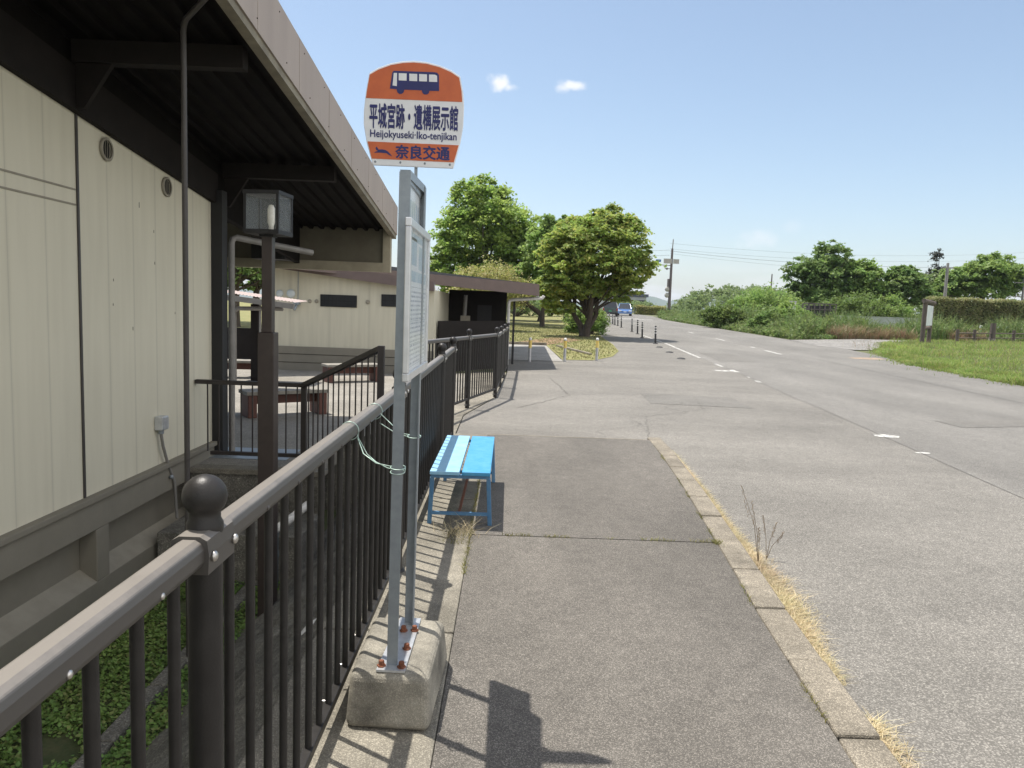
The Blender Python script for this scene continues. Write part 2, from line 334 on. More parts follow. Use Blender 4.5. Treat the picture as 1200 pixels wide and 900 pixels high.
def dup(root, loc, rz=0., label=None, scale=None):
    r = root.copy(); col.objects.link(r); r.location = loc; r.rotation_euler = (0,0,rz)
    if scale: r.scale = (scale,)*3
    if label: r['label'] = label
    for c in kids(root):
        d = c.copy(); col.objects.link(d); d.parent = r
        for g in kids(c): e = g.copy(); col.objects.link(e); e.parent = d
    return r
def sheet(name, poly, m, kind='structure', dz=0., thick=0.):
    """a flat area following the terrain: poly of (x, y) or (x, y, z)"""
    b = MB(); pts = [Vector((p[0], p[1], p[2] if len(p) > 2 else T(p[1])+dz)) for p in poly]
    if thick: b.prism([p-Vector((0,0,thick)) for p in pts], (0,0,thick))
    else: b.add(pts, [tuple(range(len(pts)))])
    return b.build(name, m, kind=kind)
def strip(name, left, right, ys, m, dz, kind='structure'):
    """terrain-following sheet between two edges given as functions of y"""
    b = MB(); vs = []
    for y in ys: vs += [(left(y), y, T(y)+dz), (right(y), y, T(y)+dz)]
    b.add(vs, [(2*i, 2*i+1, 2*i+3, 2*i+2) for i in range(len(ys)-1)])
    return b.build(name, m, kind=kind)
def lerp(tab):
    xs = [t[0] for t in tab]; vs = [t[1] for t in tab]
    return lambda y: float(np.interp(y, xs, vs))
def quads(name, V, nv, m, parent=None, **k):
    """V: (n, nv, 3) one face each"""
    n = len(V); me = bpy.data.meshes.new(name)
    me.vertices.add(n*nv); me.vertices.foreach_set('co', np.ascontiguousarray(V, dtype=np.float32).ravel())
    me.loops.add(n*nv); me.loops.foreach_set('vertex_index', np.arange(n*nv, dtype=np.int32))
    me.polygons.add(n); me.polygons.foreach_set('loop_start', np.arange(0, n*nv, nv, dtype=np.int32))
    try: me.polygons.foreach_set('loop_total', np.full(n, nv, dtype=np.int32))
    except Exception: pass
    me.materials.append(m); me.update(calc_edges=True); me.validate()
    o = link(name, me, parent)
    if k: tag(o, **k)
    return o
def leaves(rng, P, size, up=.5, out=None):
    n = len(P); nrm = rng.normal(size=(n,3)); nrm /= np.linalg.norm(nrm, axis=1)[:,None]
    nrm[:,2] = np.abs(nrm[:,2])+up
    if out is not None: nrm += out*.7
    nrm /= np.linalg.norm(nrm, axis=1)[:,None]
    t = np.cross(nrm, rng.normal(size=(n,3))); t /= np.linalg.norm(t, axis=1)[:,None]; b = np.cross(nrm, t)
    s = (size*rng.uniform(.65,1.35,n))[:,None]
    return np.stack([P-t*s*.55, P+b*s*.36-nrm*s*.12, P+t*s*.55-nrm*s*.10, P-b*s*.36-nrm*s*.12], 1)
def blades(rng, P, h, w, lean=.35):
    n = len(P); a = rng.uniform(0, 2*PI, n); side = np.stack([np.cos(a), np.sin(a), 0*a], 1)
    h = h*rng.uniform(.5,1.25,n); l = rng.normal(size=(n,3))*lean; l[:,2] = 0
    tip = P+np.stack([l[:,0]*h, l[:,1]*h, h], 1); ww = (w*rng.uniform(.6,1.3,n))[:,None]
    mid = P+np.stack([l[:,0]*h*.3, l[:,1]*h*.3, h*.55], 1)
    A = np.stack([P-side*ww/2, P+side*ww/2, mid+side*ww*.4, mid-side*ww*.4], 1)
    B = np.stack([mid-side*ww*.4, mid+side*ww*.4, tip+side*ww*.08, tip-side*ww*.08], 1)
    return np.concatenate([A, B])
def in_poly(P, poly):
    x, y = P[:,0], P[:,1]; ins = np.zeros(len(P), bool); j = len(poly)-1
    for i in range(len(poly)):
        xi, yi = poly[i][:2]; xj, yj = poly[j][:2]
        c = ((yi > y) != (yj > y)) & (x < (xj-xi)*(y-yi)/(yj-yi+1e-12)+xi); ins ^= c; j = i
    return ins
def scatter(rng, poly, n, dz=0.):
    xs = [p[0] for p in poly]; ys = [p[1] for p in poly]
    P = np.stack([rng.uniform(min(xs), max(xs), n*4), rng.uniform(min(ys), max(ys), n*4), np.zeros(n*4)], 1)
    P = P[in_poly(P, poly)][:n]; P[:,2] = np.array([T(y) for y in P[:,1]])+dz
    return P
def crown_pts(rng, ells, nc, per, flat=.55, shell=.55, cr=.17):
    """leaf clusters through the volume of several lobes, denser towards the outside"""
    out = []; nr = []; cl = []
    w = np.array([e[1][0]*e[1][1]*e[1][2] for e in ells])**.7; w /= w.sum()
    for (c, r), ww in zip(ells, w):
        c = np.array(c); r = np.array(r); k = max(3, int(nc*ww))
        d = rng.normal(size=(k,3)); d /= np.linalg.norm(d, axis=1)[:,None]; d[:,2] = np.where(d[:,2] < -.55, -d[:,2]*.5, d[:,2])
        rad = shell+(1.03-shell)*rng.uniform(0,1,k)**.6
        cen = c+d*r*rad[:,None]; R0 = cr*r.mean()*rng.uniform(.6,1.5,k)
        for q, dd, s in zip(cen, d, R0):
            g = rng.normal(size=(per,3))*.55; g[:,2] *= flat; g[:,2] -= .18*(g[:,0]**2+g[:,1]**2)
            out.append(q+g*s); nr.append(np.repeat(dd[None], per, 0)); cl.append(q)
    return np.concatenate(out), np.concatenate(nr), cl
def tree(name, label, cat, base, ells, m, seed, nc=220, per=40, leaf=.13, trunk=.16, stems=1, flat=.55, shell=.5, cr=.17, group=None, twig=14, up=.25, topz=None, spread=.25):
    rng = np.random.default_rng(seed); t = thing(name, label, cat, base, 0, group); bz = Vector(base)
    rel = [((Vector(c)-bz), r) for c, r in ells]
    P, nr, cl = crown_pts(rng, rel, nc, per, flat, shell, cr)
    quads('crown', leaves(rng, P, leaf, up, nr*.6), 4, m, t)
    b = MB(); c0 = sum((e[0] for e in rel), Vector())/len(rel); zl = min(e[0].z-e[1][2]*.55 for e in rel)
    for k in range(stems):
        a = 2*PI*k/max(stems,1)+.7; o = Vector((math.cos(a), math.sin(a), 0))*(spread if stems > 1 else 0)
        p0 = o*.5+Vector((0,0,-.25)); p1 = o*.9+Vector((0,0,zl*.45)); p2 = Vector((c0.x*.5, c0.y*.5, zl))+o*3; p3 = Vector((c0.x, c0.y, c0.z))+o*3
        b.tube([p0, p0+Vector((0,0,.35)), p1, p2, p3], [trunk*1.7, trunk*1.1, trunk*.9, trunk*.7, trunk*.3], 9)
    for q in rng.permutation(len(cl))[:twig]:
        e = Vector(cl[q]); s = Vector((c0.x*.5, c0.y*.5, zl*rng.uniform(.85,1.3))); mid = (s+e)/2+Vector((0,0,-.12))
        b.tube([s, mid, e], [trunk*.38, trunk*.24, trunk*.08], 6, cap=False)
    b.build('trunk', M['bark'], t)
    return t
def bush(name, label, cat, base, ells, m, seed, nc=120, per=30, leaf=.09, flat=.8, cr=.2, group=None, shell=.6):
    rng = np.random.default_rng(seed); t = thing(name, label, cat, base, 0, group); bz = Vector(base)
    rel = [((Vector(c)-bz), r) for c, r in ells]
    P, nr, cl = crown_pts(rng, rel, nc, per, flat, shell, cr)
    P = P[P[:,2] > -.1]
    quads('foliage', leaves(rng, P, leaf, .4, None), 4, m, t)
    b = MB()
    for q in rng.permutation(len(cl))[:12]:
        e = Vector(cl[q]); b.tube([(rel[0][0].x*.2, rel[0][0].y*.2, -.1), (e.x*.5, e.y*.5, max(.1, e.z*.6)), e], [.05,.035,.012], 6, cap=False)
    b.build('stem', M['bark'], t)
    return t

# ================================================================== GROUND AND ROADS
b = MB()
cols = [-3000,-600,-150,-60,-20,-3.05,-.86,2,6,14,20,40,100,300,3000]
rows = [-60,-6,6.95,8.6,15]+[15+7.5*i for i in range(1,13)]+[130,200,500,4000]
idx = {}; vs = []; fs = []
for j, y in enumerate(rows):
    for i, x in enumerate(cols): idx[i,j] = len(vs); vs.append((x, y, T(y)-.03))
for j in range(len(rows)-1):
    for i in range(len(cols)-1):
        xm, ym = (cols[i]+cols[i+1])/2, (rows[j]+rows[j+1])/2
        if -3.05 < xm < -.86 and -6 < ym < 8.6: continue
        fs.append((idx[i,j], idx[i+1,j], idx[i+1,j+1], idx[i,j+1]))
b.add(vs, fs).build('ground', M['ground'], kind='structure')

seam = lerp([(-6,4.1),(6.84,4.94),(13.4,5.75),(20,6.32),(25,6.55),(33,7.1),(44,7.5),(55,8.05),(65,8.7),(80,10.2),(95,11.2),(110,10),(130,2)])
redge = lerp([(-6,13.2),(19,13.5),(26,14.2),(32.6,15.6),(41,15.9),(70,16.2),(80,16.6),(88,17.8),(97,18.6),(112,18),(130,10)])
ledge = lerp([(-6,-.21),(9,-.21),(9.01,-.62),(10.9,-.62),(13.2,-.2),(18,0.),(21,.0),(22.0,.1),(22.9,2.2),(24.4,3.2),(27,3.8),(31,4.1),(37,4.4),(44,5.0),(50,5.7),(62,6.7),(80,8.5),(95,8.9),(110,8),(130,0)])
yy = [-6,0,3,6,8,9.0]+[9.01,10,10.9,12,13.2,15,18,20,21,21.6,22.0,22.9,24.4,27,31,34,37,40,44,50,55,62,70,75,80,84,88,92,97,104,112,120,130]
strip('road', lambda y: seam(y), lambda y: redge(y), yy, M['asphalt'], 0)
kin = lerp([(-6,1.16),(2.0,1.25),(2.475,1.281),(3.04,1.326),(3.56,1.357),(4.98,1.495),(6.62,1.641),(8.2,1.75),(9.25,1.80)])
strip('forecourt', lambda y: kin(y)+.1 if y <= 9.0 else ledge(y), lambda y: seam(y), yy, M['forecourt'], 0)
# tar joint between the old lane and the forecourt, short worn white dashes on it
strip('road_joint', lambda y: seam(y)-.006, lambda y: seam(y)+.008, [3+i*.8 for i in range(36)], M['tar'], .004)
strip('road_crack', lambda y: 1.9+.55*math.sin(y*1.1)+.25*math.sin(y*4.3)+(y-9)*.15, lambda y: 1.91+.55*math.sin(y*1.1)+.25*math.sin(y*4.3)+(y-9)*.15, [9.3+i*.2 for i in range(30)], M['tar'], .004)
strip('road_joint', lambda y: 10.6+.02*y, lambda y: 10.63+.02*y, [6+i for i in range(50)], M['tar'], .004)
b = MB()
def dash(y0, y1, w, f, o=0.):
    n = max(2, int((y1-y0)/.5)); ys = [y0+(y1-y0)*i/n for i in range(n+1)]; vs = []
    for y in ys:
        j = random.uniform(-.012,.012); vs += [(f(y)+o-w/2+j, y, T(y)+.004), (f(y)+o+w/2+j, y, T(y)+.004)]
    b.add(vs, [(2*i,2*i+1,2*i+3,2*i+2) for i in range(n)])
dash(25.2,33.6,.12,seam); dash(22.0,22.9,.11,seam); dash(20.3,21.0,.16,seam); dash(17.8,18.2,.1,seam); dash(18.9,19.1,.06,seam)
dash(34.2,36,.09,seam); dash(37,41,.09,seam)
def blob(x, y, rx, ry):
    b.add([(x+rx*math.cos(a)*random.uniform(.75,1.1), y+ry*math.sin(a)*random.uniform(.8,1.1), T(y)+.004) for a in [2*PI*i/14 for i in range(14)]], [tuple(range(14))])
blob(5.42,10.4,.20,.16); blob(5.24,9.12,.12,.05); blob(6.05,20.6,.25,.25)
cl = lerp([(28.8,10.62),(30.7,10.74),(32.9,10.88),(60,12.2)])
dash(28.7,30.8,.15,cl); dash(32.4,33.2,.12,cl); dash(38,40,.13,cl); dash(46,48,.13,cl)
for x0, x1, y in ((11.2,14.8,76),(11.6,13.9,79)): b.add([(x0,y,T(y)+.004),(x1,y,T(y)+.004),(x1,y+.8,T(y+.8)+.004),(x0,y+.8,T(y+.8)+.004)], [(0,1,2,3)])
b.build('road_marking', M['white_line'], kind='structure')
b = MB(); b.add([(x, y, T(y)+.004) for x, y in ((13.0,27.6),(13.7,27.5),(14.4,28.0),(14.3,28.7),(13.6,28.5),(13.0,28.2))], [tuple(range(6))]); b.build('road_patch', M['rust_patch'], kind='structure')
sheet('gravel', [(15.75,33.6),(16.9,34.2),(19.4,37.9),(22.4,43),(27,47.4),(21.5,46.2),(20,44.7),(15.8,41.6),(15.2,36)], M['gravel'], dz=.006)
M['patch'] = speckled('asphalt_patch', (.142, .135, .121), .12, .9, 190, .45)
b = MB()
for q in (((2.6,13.2),(4.4,13.0),(4.5,14.6),(2.7,14.9)),((7.2,11.5),(9.6,12.2),(9.5,12.9),(7.15,12.2)),((6.9,24),(8.2,24.2),(8.4,28),(7.2,28))):
    b.add([(x,y,T(y)+.004) for x, y in q], [(0,1,2,3)])
b.build('road_patch', M['patch'], kind='structure')
def crack(pts, w):
    b = MB(); vs = []
    for i in range(len(pts)-1):
        (x0,y0),(x1,y1) = pts[i], pts[i+1]; n = max(2, int(math.hypot(x1-x0,y1-y0)/.12))
        for k in range(n):
            f = k/n; vs.append((x0+(x1-x0)*f+random.uniform(-.03,.03), y0+(y1-y0)*f+random.uniform(-.03,.03)))
    q = []
    for i, (x, y) in enumerate(vs):
        ww = w*random.uniform(.3,1.3); a = vs[min(i+1,len(vs)-1)]; c = vs[max(i-1,0)]; dx, dy = a[0]-c[0], a[1]-c[1]; l = math.hypot(dx,dy) or 1
        q += [(x-dy/l*ww,y+dx/l*ww,T(y)+.005),(x+dy/l*ww,y-dx/l*ww,T(y)+.005)]
    b.add(q, [(2*i,2*i+1,2*i+3,2*i+2) for i in range(len(vs)-1)]); b.build('road_crack', M['crack'], kind='structure')
crack([(1.9,9.6),(2.2,11.5),(3.4,12.6),(3.8,15)], .005); crack([(0.2,12),(1.2,14),(1.0,17.5)], .009)
# sidewalk slab beside the fence, in two pours with an open joint
def slab(y0, y1, jag=0):
    ys = [y0+(y1-y0)*i/8 for i in range(9)]
    p = [(-.21, y, 0) for y in ys]+[(kin(y)-.002, y, 0) for y in reversed(ys)]
    sheet('sidewalk', p, M['sidewalk'], thick=.12)
slab(-5, 4.972); slab(4.986, 9.02)
b = MB(); b.bx(-.2,1.75,9.022,9.052,-.1,.001); b.build('sidewalk_edge', M['kerb'], kind='structure')
b = MB(); y = -4.8; st = []
while y < 9.2:
    l = .6 if y > 2.9 else .62; st.append((y, min(y+l, 9.24))); y += l
for y0, y1 in st:
    z = .004+random.uniform(-.004,.005); g = .005
    p = [(kin(y0+g)+.003,y0+g,0),(kin(y0+g)+.172,y0+g,0),(kin(y1-g)+.172,y1-g,0),(kin(y1-g)+.003,y1-g,0)]
    b.prism([(q[0],q[1],-.14) for q in p], (0,0,.14+z))
b.build('kerb', M['kerb'], kind='structure', bevel=.012)
# concrete strip that carries the fence, and the slope down to the garden
b = MB()
for y0, y1 in ((-5,-1.2),(-1.19,1.4),(1.412,3.42),(3.434,5.9),(5.91,9.0)): b.bx(-.86,-.213,y0,y1,-.3,random.uniform(-.004,.002))
b.build('fence_footing', M['concrete'], kind='structure', bevel=.008)
b = MB(); vs = []; ny = 60
rng = np.random.default_rng(3)
for i in range(ny+1):
    y = -5+14*i/ny
    for k, (x, z) in enumerate(((-.862,-.03),(-1.05,-.20),(-1.35,-.46),(-1.65,-.70),(-1.9,-.90))): vs.append((x+rng.uniform(-.02,.02), y, z+rng.uniform(-.02,.02) if k else z))
b.add(vs, [(i*5+k,i*5+k+1,(i+1)*5+k+1,(i+1)*5+k) for i in range(ny) for k in range(4)])
b.build('slope', M['slope'], kind='structure')
sheet('garden_soil', [(-3.2,-5.5,-.9),(-1.8,-5.5,-.9),(-1.8,8.7,-.9),(-3.2,8.7,-.9)], M['soil'])
b = MB(); 
for i in range(10): b.bx(-2.16,-2.06,.2+.6*i,.79+.6*i,-1.,-.845)
tag(b.build('garden_edging', M['slope'], bevel=.01), kind='structure')
b = MB(); b.bx(-3.2,-.85,8.6,8.72,-1,-.06); b.build('pit_wall', M['slope'], kind='structure')
# courtyard
b = MB(); b.bx(-14,-1.93,6.97,26,-.3,-.05); b.bx(-1.93,-.86,8.73,26,-.3,-.052); b.build('courtyard', M['paving'], kind='structure')
b = MB(); b.prism([(-.86,9.02,-.3),(-.63,9.02,-.3),(-.63,10.9,-.3),(-.21,13.2,-.3),(-.02,18,-.3),(-.02,21.4,-.3),(-.86,21.4,-.3)], (0,0,.255)); b.build('courtyard_edge', M['concrete'], kind='structure')
sheet('path', [(-1.2,21.6),(1.64,21.75),(1.48,28.8),(-3,28.6),(-3,21.6)], M['path'], dz=.01)
b = MB(); b.bar((-3,28.7,T(28.7)+.03),(1.5,28.85,T(28.8)+.03),.14,.16); b.bar((1.9,28.4,T(28)+.0),(2.75,24.6,T(24.6)-.01),.12,.16); b.build('path_kerb', M['kerb'], kind='structure')
sheet('lawn', [(1.48,28.9),(1.66,22.3),(2.6,22.5),(3.45,24.3),(4.05,27),(4.4,31),(4.65,37)]+[(-6,37),(-6,28.9)], M['lawn'], dz=.012)
sheet('lawn', [(4.65,37),(5.25,44),(5.95,50),(6.9,62),(8.6,80),(9,95),(-90,95),(-90,20.0),(-6,28.9),(-6,37)], M['lawn'], dz=.016)
sheet('leaf_litter', [(.1,29.0),(1.5,29.0),(1.9,30),(3.2,33),(3.0,36),(2.0,34.5),(.4,30.4)], M['litter'], dz=.022)
verge_poly = [(14.1,18),(13.75,20.5),(14.3,26),(16.6,32.6),(18.5,36.5),(22.3,43),(27.2,47.5),(60,56),(60,18)]
sheet('verge', verge_poly, M['verge'], dz=.01)

# ================================================================== GRASS AND WEEDS (uncountable)
rng = np.random.default_rng(11)
P = np.concatenate([scatter(rng, [(13.7,18),(13.6,20.5),(14.1,26),(16.5,32.6),(18.4,36.5),(22.2,43),(27,47.5),(40,50),(40,18)], 52000),
                    scatter(rng, [(13.6,18.5),(13.55,20.5),(14.0,26),(16.4,32.6),(19,37.5),(20,36),(17,30),(15.5,24),(15.4,18.5)], 12000)])
hh = .16+.14*(np.sin(P[:,0]*1.7+P[:,1]*.9)+np.sin(P[:,0]*.6-P[:,1]*1.3))/2
ed = [(14.1,18),(13.75,20.5),(14.3,26),(16.6,32.6),(19.4,37.5),(22.3,43)]; fy = rng.uniform(18,43,7000); ex = np.interp(fy,[q[1] for q in ed],[q[0] for q in ed])-np.abs(rng.normal(size=7000))*.22*(.4+np.abs(np.sin(fy*1.7)+.6*np.sin(fy*4.9)))
Pe = np.stack([ex,fy,np.array([T(q) for q in fy])],1); P = np.concatenate([P,Pe]); hh = np.concatenate([hh,np.full(7000,.09)])
quads('verge_grass', blades(rng, P, np.clip(hh,.08,.4), .022, .5), 4, M['grass'], label='bright green grass on the roadside verge by the info board', cat='grass', kind='stuff')
P = scatter(rng, [(16,20),(16,36),(24,43),(36,48),(36,20)], 1500)
quads('seed_heads', blades(rng, P, np.full(len(P),.42), .014, .35), 4, M['weeds_dry'], label='dry seed stalks standing in the green verge grass', cat='dry grass', kind='stuff')
P = scatter(rng, [(1.5,29.4),(1.7,22.4),(2.6,22.6),(3.4,24.4),(4.0,27),(4.35,31),(4.6,37),(5.2,44),(5.9,50),(-8,50),(-8,29.4)], 22000, .01)
quads('lawn_grass', blades(rng, P, np.full(len(P),.06), .025, .6), 4, leafy('lawn_blades', [(.12,.16,.03),(.17,.18,.05),(.24,.20,.09),(.09,.14,.02)], .3), label='short dry lawn under the trees behind the bollards', cat='lawn', kind='stuff')
# tangle of tall weeds along the far side of the road
wp = [(16.1,41.8),(16.2,60),(16.5,78),(17.6,88),(20.5,96),(25,96),(23,80),(21.5,60),(21,48)]
P = scatter(rng, wp, 15000); hh = 1.0+.5*np.sin(P[:,1]*.45)+.3*np.sin(P[:,1]*1.3+1)
hh *= np.clip((P[:,0]-15.9)/2.2, .35, 1)*np.where(P[:,1] > 60, np.clip(1-(P[:,1]-60)/40, .6, 1), 1)
W1 = blades(rng, P, np.clip(hh,.3,2.), .07, .35)
k = rng.uniform(.2,1,len(P))[:,None]; Q = P+np.concatenate([rng.normal(size=(len(P),2))*.12, (np.clip(hh,.3,2.)[:,None]*k*.95)], 1)
W2 = leaves(rng, Q, np.full(len(Q),.17), .5)
W3 = leaves(rng, Q+rng.normal(size=Q.shape)*.15, np.full(len(Q),.13), .5)
quads('roadside_weeds', np.concatenate([W1,W2,W3]), 4, M['weeds'], label='tall green weeds tangled along the far edge of the road', cat='weeds', kind='stuff')
wp = [(20.3,45.2),(21.8,46.8),(27,48.6),(38,50.6),(38,56),(27,54),(19,50.5),(17.2,43.2)]
P = scatter(rng, wp, 9000); hh = .95+.45*np.sin(P[:,0]*.9)+.3*np.sin(P[:,0]*2.3+P[:,1])
hh *= np.clip((P[:,1]-44.6-(P[:,0]-20)*.26)/3, .3, 1)
Q = P+np.concatenate([rng.normal(size=(len(P),2))*.12, (np.clip(hh,.25,1.8)[:,None]*rng.uniform(.2,1,len(P))[:,None])], 1)
quads('bank_weeds', np.concatenate([blades(rng,P,np.clip(hh,.25,1.8),.06,.35), leaves(rng,Q,np.full(len(Q),.13),.5)]), 4, M['weeds'], label='weedy bank behind the gravel turning in front of the low pale wall', cat='weeds', kind='stuff')
P = np.concatenate([scatter(rng, [(20.2,44.9),(22,46.4),(26,47.8),(27,48.4),(21.8,47.2),(19.5,45.6)], 2500), scatter(rng, [(20,47),(23.5,48),(23,50.5),(20,49.5)], 1400), scatter(rng, [(29,48.6),(32,49.3),(32,52),(29.5,51)], 1200)])
quads('dry_weeds', blades(rng, P, .35+.5*rng.uniform(0,1,len(P)), .05, .4), 4, M['weeds_dry'], label='straw and rust coloured dry stalks along the gravel turning', cat='dry grass', kind='stuff')
# straw along the kerb
def kerb_straw(n, y0, y1, w, h):
    y = rng.uniform(y0, y1, n); u = np.abs(rng.normal(size=n))*w; env = np.array([float(np.interp(q,[2.4,2.7,3.2,3.5,4.0,4.6,5.4,6.2,7.2,8.6],[.3,.5,.35,.55,1,.8,.4,.35,.3,.15])) for q in y])
    x = np.array([kin(q)+.168 for q in y])+u*env; return np.stack([x,y,np.full(n,-.06)],1), h*(.5+.7*env)*np.exp(-u*2.)
P, h_ = kerb_straw(20000, 3.15, 8.6, .072, .042)
P2, h2 = kerb_straw(900, 2.35, 2.85, .10, .05)
P = np.concatenate([P,P2]); h_ = np.concatenate([h_,h2])
quads('dry_grass', blades(rng, P, h_, .0045, 1.5), 4, M['straw'], label='strip of straw coloured dry grass growing along the kerb', cat='dry grass', kind='stuff')
n = 900; y = rng.uniform(2.2,8.8,n); x = np.array([kin(q) for q in y])-np.abs(rng.normal(size=n))*.008
keep = np.sin(y*5)+np.sin(y*11.3) > .35
P = np.stack([x,y,np.full(n,.0)],1)[keep]
m_ = 420; xx = rng.uniform(-.1,1.48,m_); keep2 = (np.sin(xx*7)+np.sin(xx*19) > .1)
Pj = np.stack([xx, 4.979+rng.normal(size=m_)*.008, np.zeros(m_)],1)[keep2]
Pf = np.stack([-.213+rng.normal(size=500)*.008, rng.uniform(4.2,6.8,500), np.zeros(500)],1)
Pc = np.stack([1.49+rng.normal(size=70)*.02, 4.97+rng.normal(size=70)*.03, np.zeros(70)],1)
Pd = np.stack([-.3+rng.normal(size=160)*.05, rng.uniform(4.75,5.1,160), np.zeros(160)],1)
P = np.concatenate([P,Pj,Pf,Pc,Pc,Pd])
quads('joint_moss', blades(rng, P, np.full(len(P),.022), .004, .8), 4, M['moss'], label='yellow green moss and tufts in the sidewalk joints', cat='moss', kind='stuff')
Pg = np.stack([-.3+rng.normal(size=90)*.07, 4.95+rng.normal(size=90)*.06, np.zeros(90)],1)
quads('straw_tuft', blades(rng, Pg, np.full(90,.10), .004, 1.2), 4, M['straw'], label='loose dry grass tuft lying by the front leg of the blue bench', cat='dry grass')
P = np.stack([rng.uniform(-2.98,-1.75,46000), rng.uniform(.4,6.15,46000), np.full(46000,-.9)],1)
dens = np.sin(P[:,0]*5+1)*np.sin(P[:,1]*3.1)+.6*np.sin(P[:,1]*7+P[:,0]*4)
P = P[(dens > -1.05) & ~((P[:,0] > -2.17) & (P[:,0] < -2.05))]; P[:,2] += rng.uniform(.005,.06,len(P))
quads('ground_cover', leaves(rng, P, np.full(len(P),.025), 1.), 4, M['leaf_ground'], label='low leafy ground cover in the sunken strip between wall and fence', cat='ground cover', kind='stuff')
def weed(base, stalks, label, seed):
    r = np.random.default_rng(seed); t = thing('dry_weed', label, 'dry weed', base)
    for dx, dy, h in stalks:
        b = MB().tube([(0,0,0),(dx*.3,dy*.3,h*.5),(dx,dy,h)], [.0024,.0019,.0009], 5)
        for k in range(16):
            f = .6+.4*k/16; q = Vector((dx*f, dy*f, h*f)); a = r.uniform(0,2*PI); e = q+Vector((.012*math.cos(a), .012*math.sin(a), .014)); b.tube([q,(q+e)/2,e], [.0008,.0022,.0004], 5)
        b.build('stalk', M['stalk'], t)
weed((1.70,4.72,-.06), [(-.13,.05,.52),(-.06,.04,.42),(-.02,-.02,.26)], 'tallest dark dry weed stalk growing out of the kerb straw', 1)
weed((1.79,4.83,-.06), [(-.03,.03,.30),(.05,0,.26),(.10,-.02,.20)], 'shorter thin dry weed just right of the tallest stalk', 2)

# ================================================================== MAIN FENCE
RP = [(-.022,-.028),(.022,-.028),(.029,-.015),(.029,.008),(.024,.020),(.012,.027),(-.012,.027),(-.024,.020),(-.029,.008),(-.029,-.015)]
BP = [(-.017,-.017),(.017,-.017),(.017,.017),(-.017,.017)]
def fence(name, label, a, b_, posts, step, z0=0., near=None, group=None):
    a, b_ = Vector(a), Vector(b_); L_ = (b_-a).length; d = (b_-a)/L_
    t = thing(name, label, 'fence', a, math.atan2(d.y, d.x)-PI/2, group)
    mb = MB(); cuts = [0]+[p for p in posts if 0 < p < L_]+[L_]
    for i in range(len(cuts)-1): mb.sweep(RP, (0,cuts[i]+.03*(i>0),1.073), (0,cuts[i+1]-.03*(i<len(cuts)-2),1.073))
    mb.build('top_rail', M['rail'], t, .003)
    mb = MB(); mb.sweep(BP, (0,0,.098), (0,L_,.098)); mb.build('bottom_rail', M['fence'], t, .004)
    bar = MB().tube([(0,0,.1),(0,0,1.05)], .0115, 12).mesh('bar', M['fence'])
    y = near if near is not None else step*.5
    while y < L_-.02:
        if min(abs(y-p) for p in posts) > .045: o = link('bar', bar, t); o.location = (0,y,0)
        y += step
    pm = MB().tube([(0,0,-.1),(0,0,1.105)], .034, 22); pm.lathe([(.052,0),(.052,.008),(.034,.012)], (0,0,0), 20); pm = pm.mesh('post', M['fence'])
    bp = [(.034,-.012),(.036,0),(.036,.012),(.031,.022),(.031,.030)]+[(.044*math.sin(s), .068-.044*math.cos(s)) for s in [.75+(PI-.75)*i/12 for i in range(13)]]
    ball = MB().lathe(bp, (0,0,1.10), 24).mesh('ball_cap', M['fence'])
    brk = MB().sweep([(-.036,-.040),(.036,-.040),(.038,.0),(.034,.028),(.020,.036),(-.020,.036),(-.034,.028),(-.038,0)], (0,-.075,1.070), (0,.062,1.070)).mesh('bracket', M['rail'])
    nut = MB().ball((0,0,0), .011, 10, (.6,1,1)).mesh('bolt', M['bolt'])
    for p in posts:
        o = link('post', pm, t); o.location = (0,p,0)
        for n_, me in (('ball_cap',ball),('bracket',brk)): link(n_, me, o)
        for yy_ in (-.055,.055):
            for sx in (-1,1): link('bolt', nut, o).location = (sx*.041,yy_,1.062)
    return t
A = Vector((-.596,-.6,0)); B = Vector((-.628,8.46,0))
fe = fence('metal_fence', 'long straight dark metal fence of thin bars beside the bus stop', A, B, [2.07,4.83,7.6,9.06], .1375, near=.0)
for y in (3.2,3.48,3.75,4.02,4.3,4.57): MB().tube([(.0,y,.098),(-.035,y,.098)], .0055, 8).build('bolt', M['bolt'], fe)
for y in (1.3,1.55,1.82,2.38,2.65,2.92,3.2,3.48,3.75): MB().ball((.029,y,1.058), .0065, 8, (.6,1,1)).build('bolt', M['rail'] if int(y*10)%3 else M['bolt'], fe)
fence('metal_fence', 'dark metal fence panel seen face on beyond the end of the long one', (-1.1,9.75,0), (-.2,13.25,0), [1.95,3.6], .125)
fence('metal_fence', 'farthest dark metal fence run between the forecourt and the courtyard', (-.2,13.3,-.02), (-.02,18.6,-.02), [1.7,3.5,5.3], .13)

# ================================================================== BUS STOP
st = thing('bus_stop_sign', 'steel bus stop pole with orange and white sign on a concrete block', 'bus stop sign', (-.39,2.85,0))
O = Vector((-.39,2.85,0))
def rel(p): return Vector(p)-O
mb = MB()
lo = [(-.555,2.585),(-.238,2.568),(-.215,3.16),(-.560,3.17)]; hi = [(-.543,2.612),(-.246,2.602),(-.236,3.11),(-.545,3.13)]
mb.add([rel((x,y,.002)) for x, y in lo]+[rel((x,y,.205)) for x, y in hi], [(3,2,1,0),(4,5,6,7),(0,1,5,4),(1,2,6,5),(2,3,7,6),(3,0,4,7)])
o = mb.build('concrete_base', M['block'], st, .03); o.modifiers['bevel'].segments = 4; o.modifiers['bevel'].angle_limit = .3
mb = MB().prism([rel(p) for p in ((-.447,2.625,.206),(-.340,2.62,.206),(-.335,3.09,.206),(-.425,3.095,.206))], (0,0,.008)); mb.build('base_plate', M['galv_light'], st)
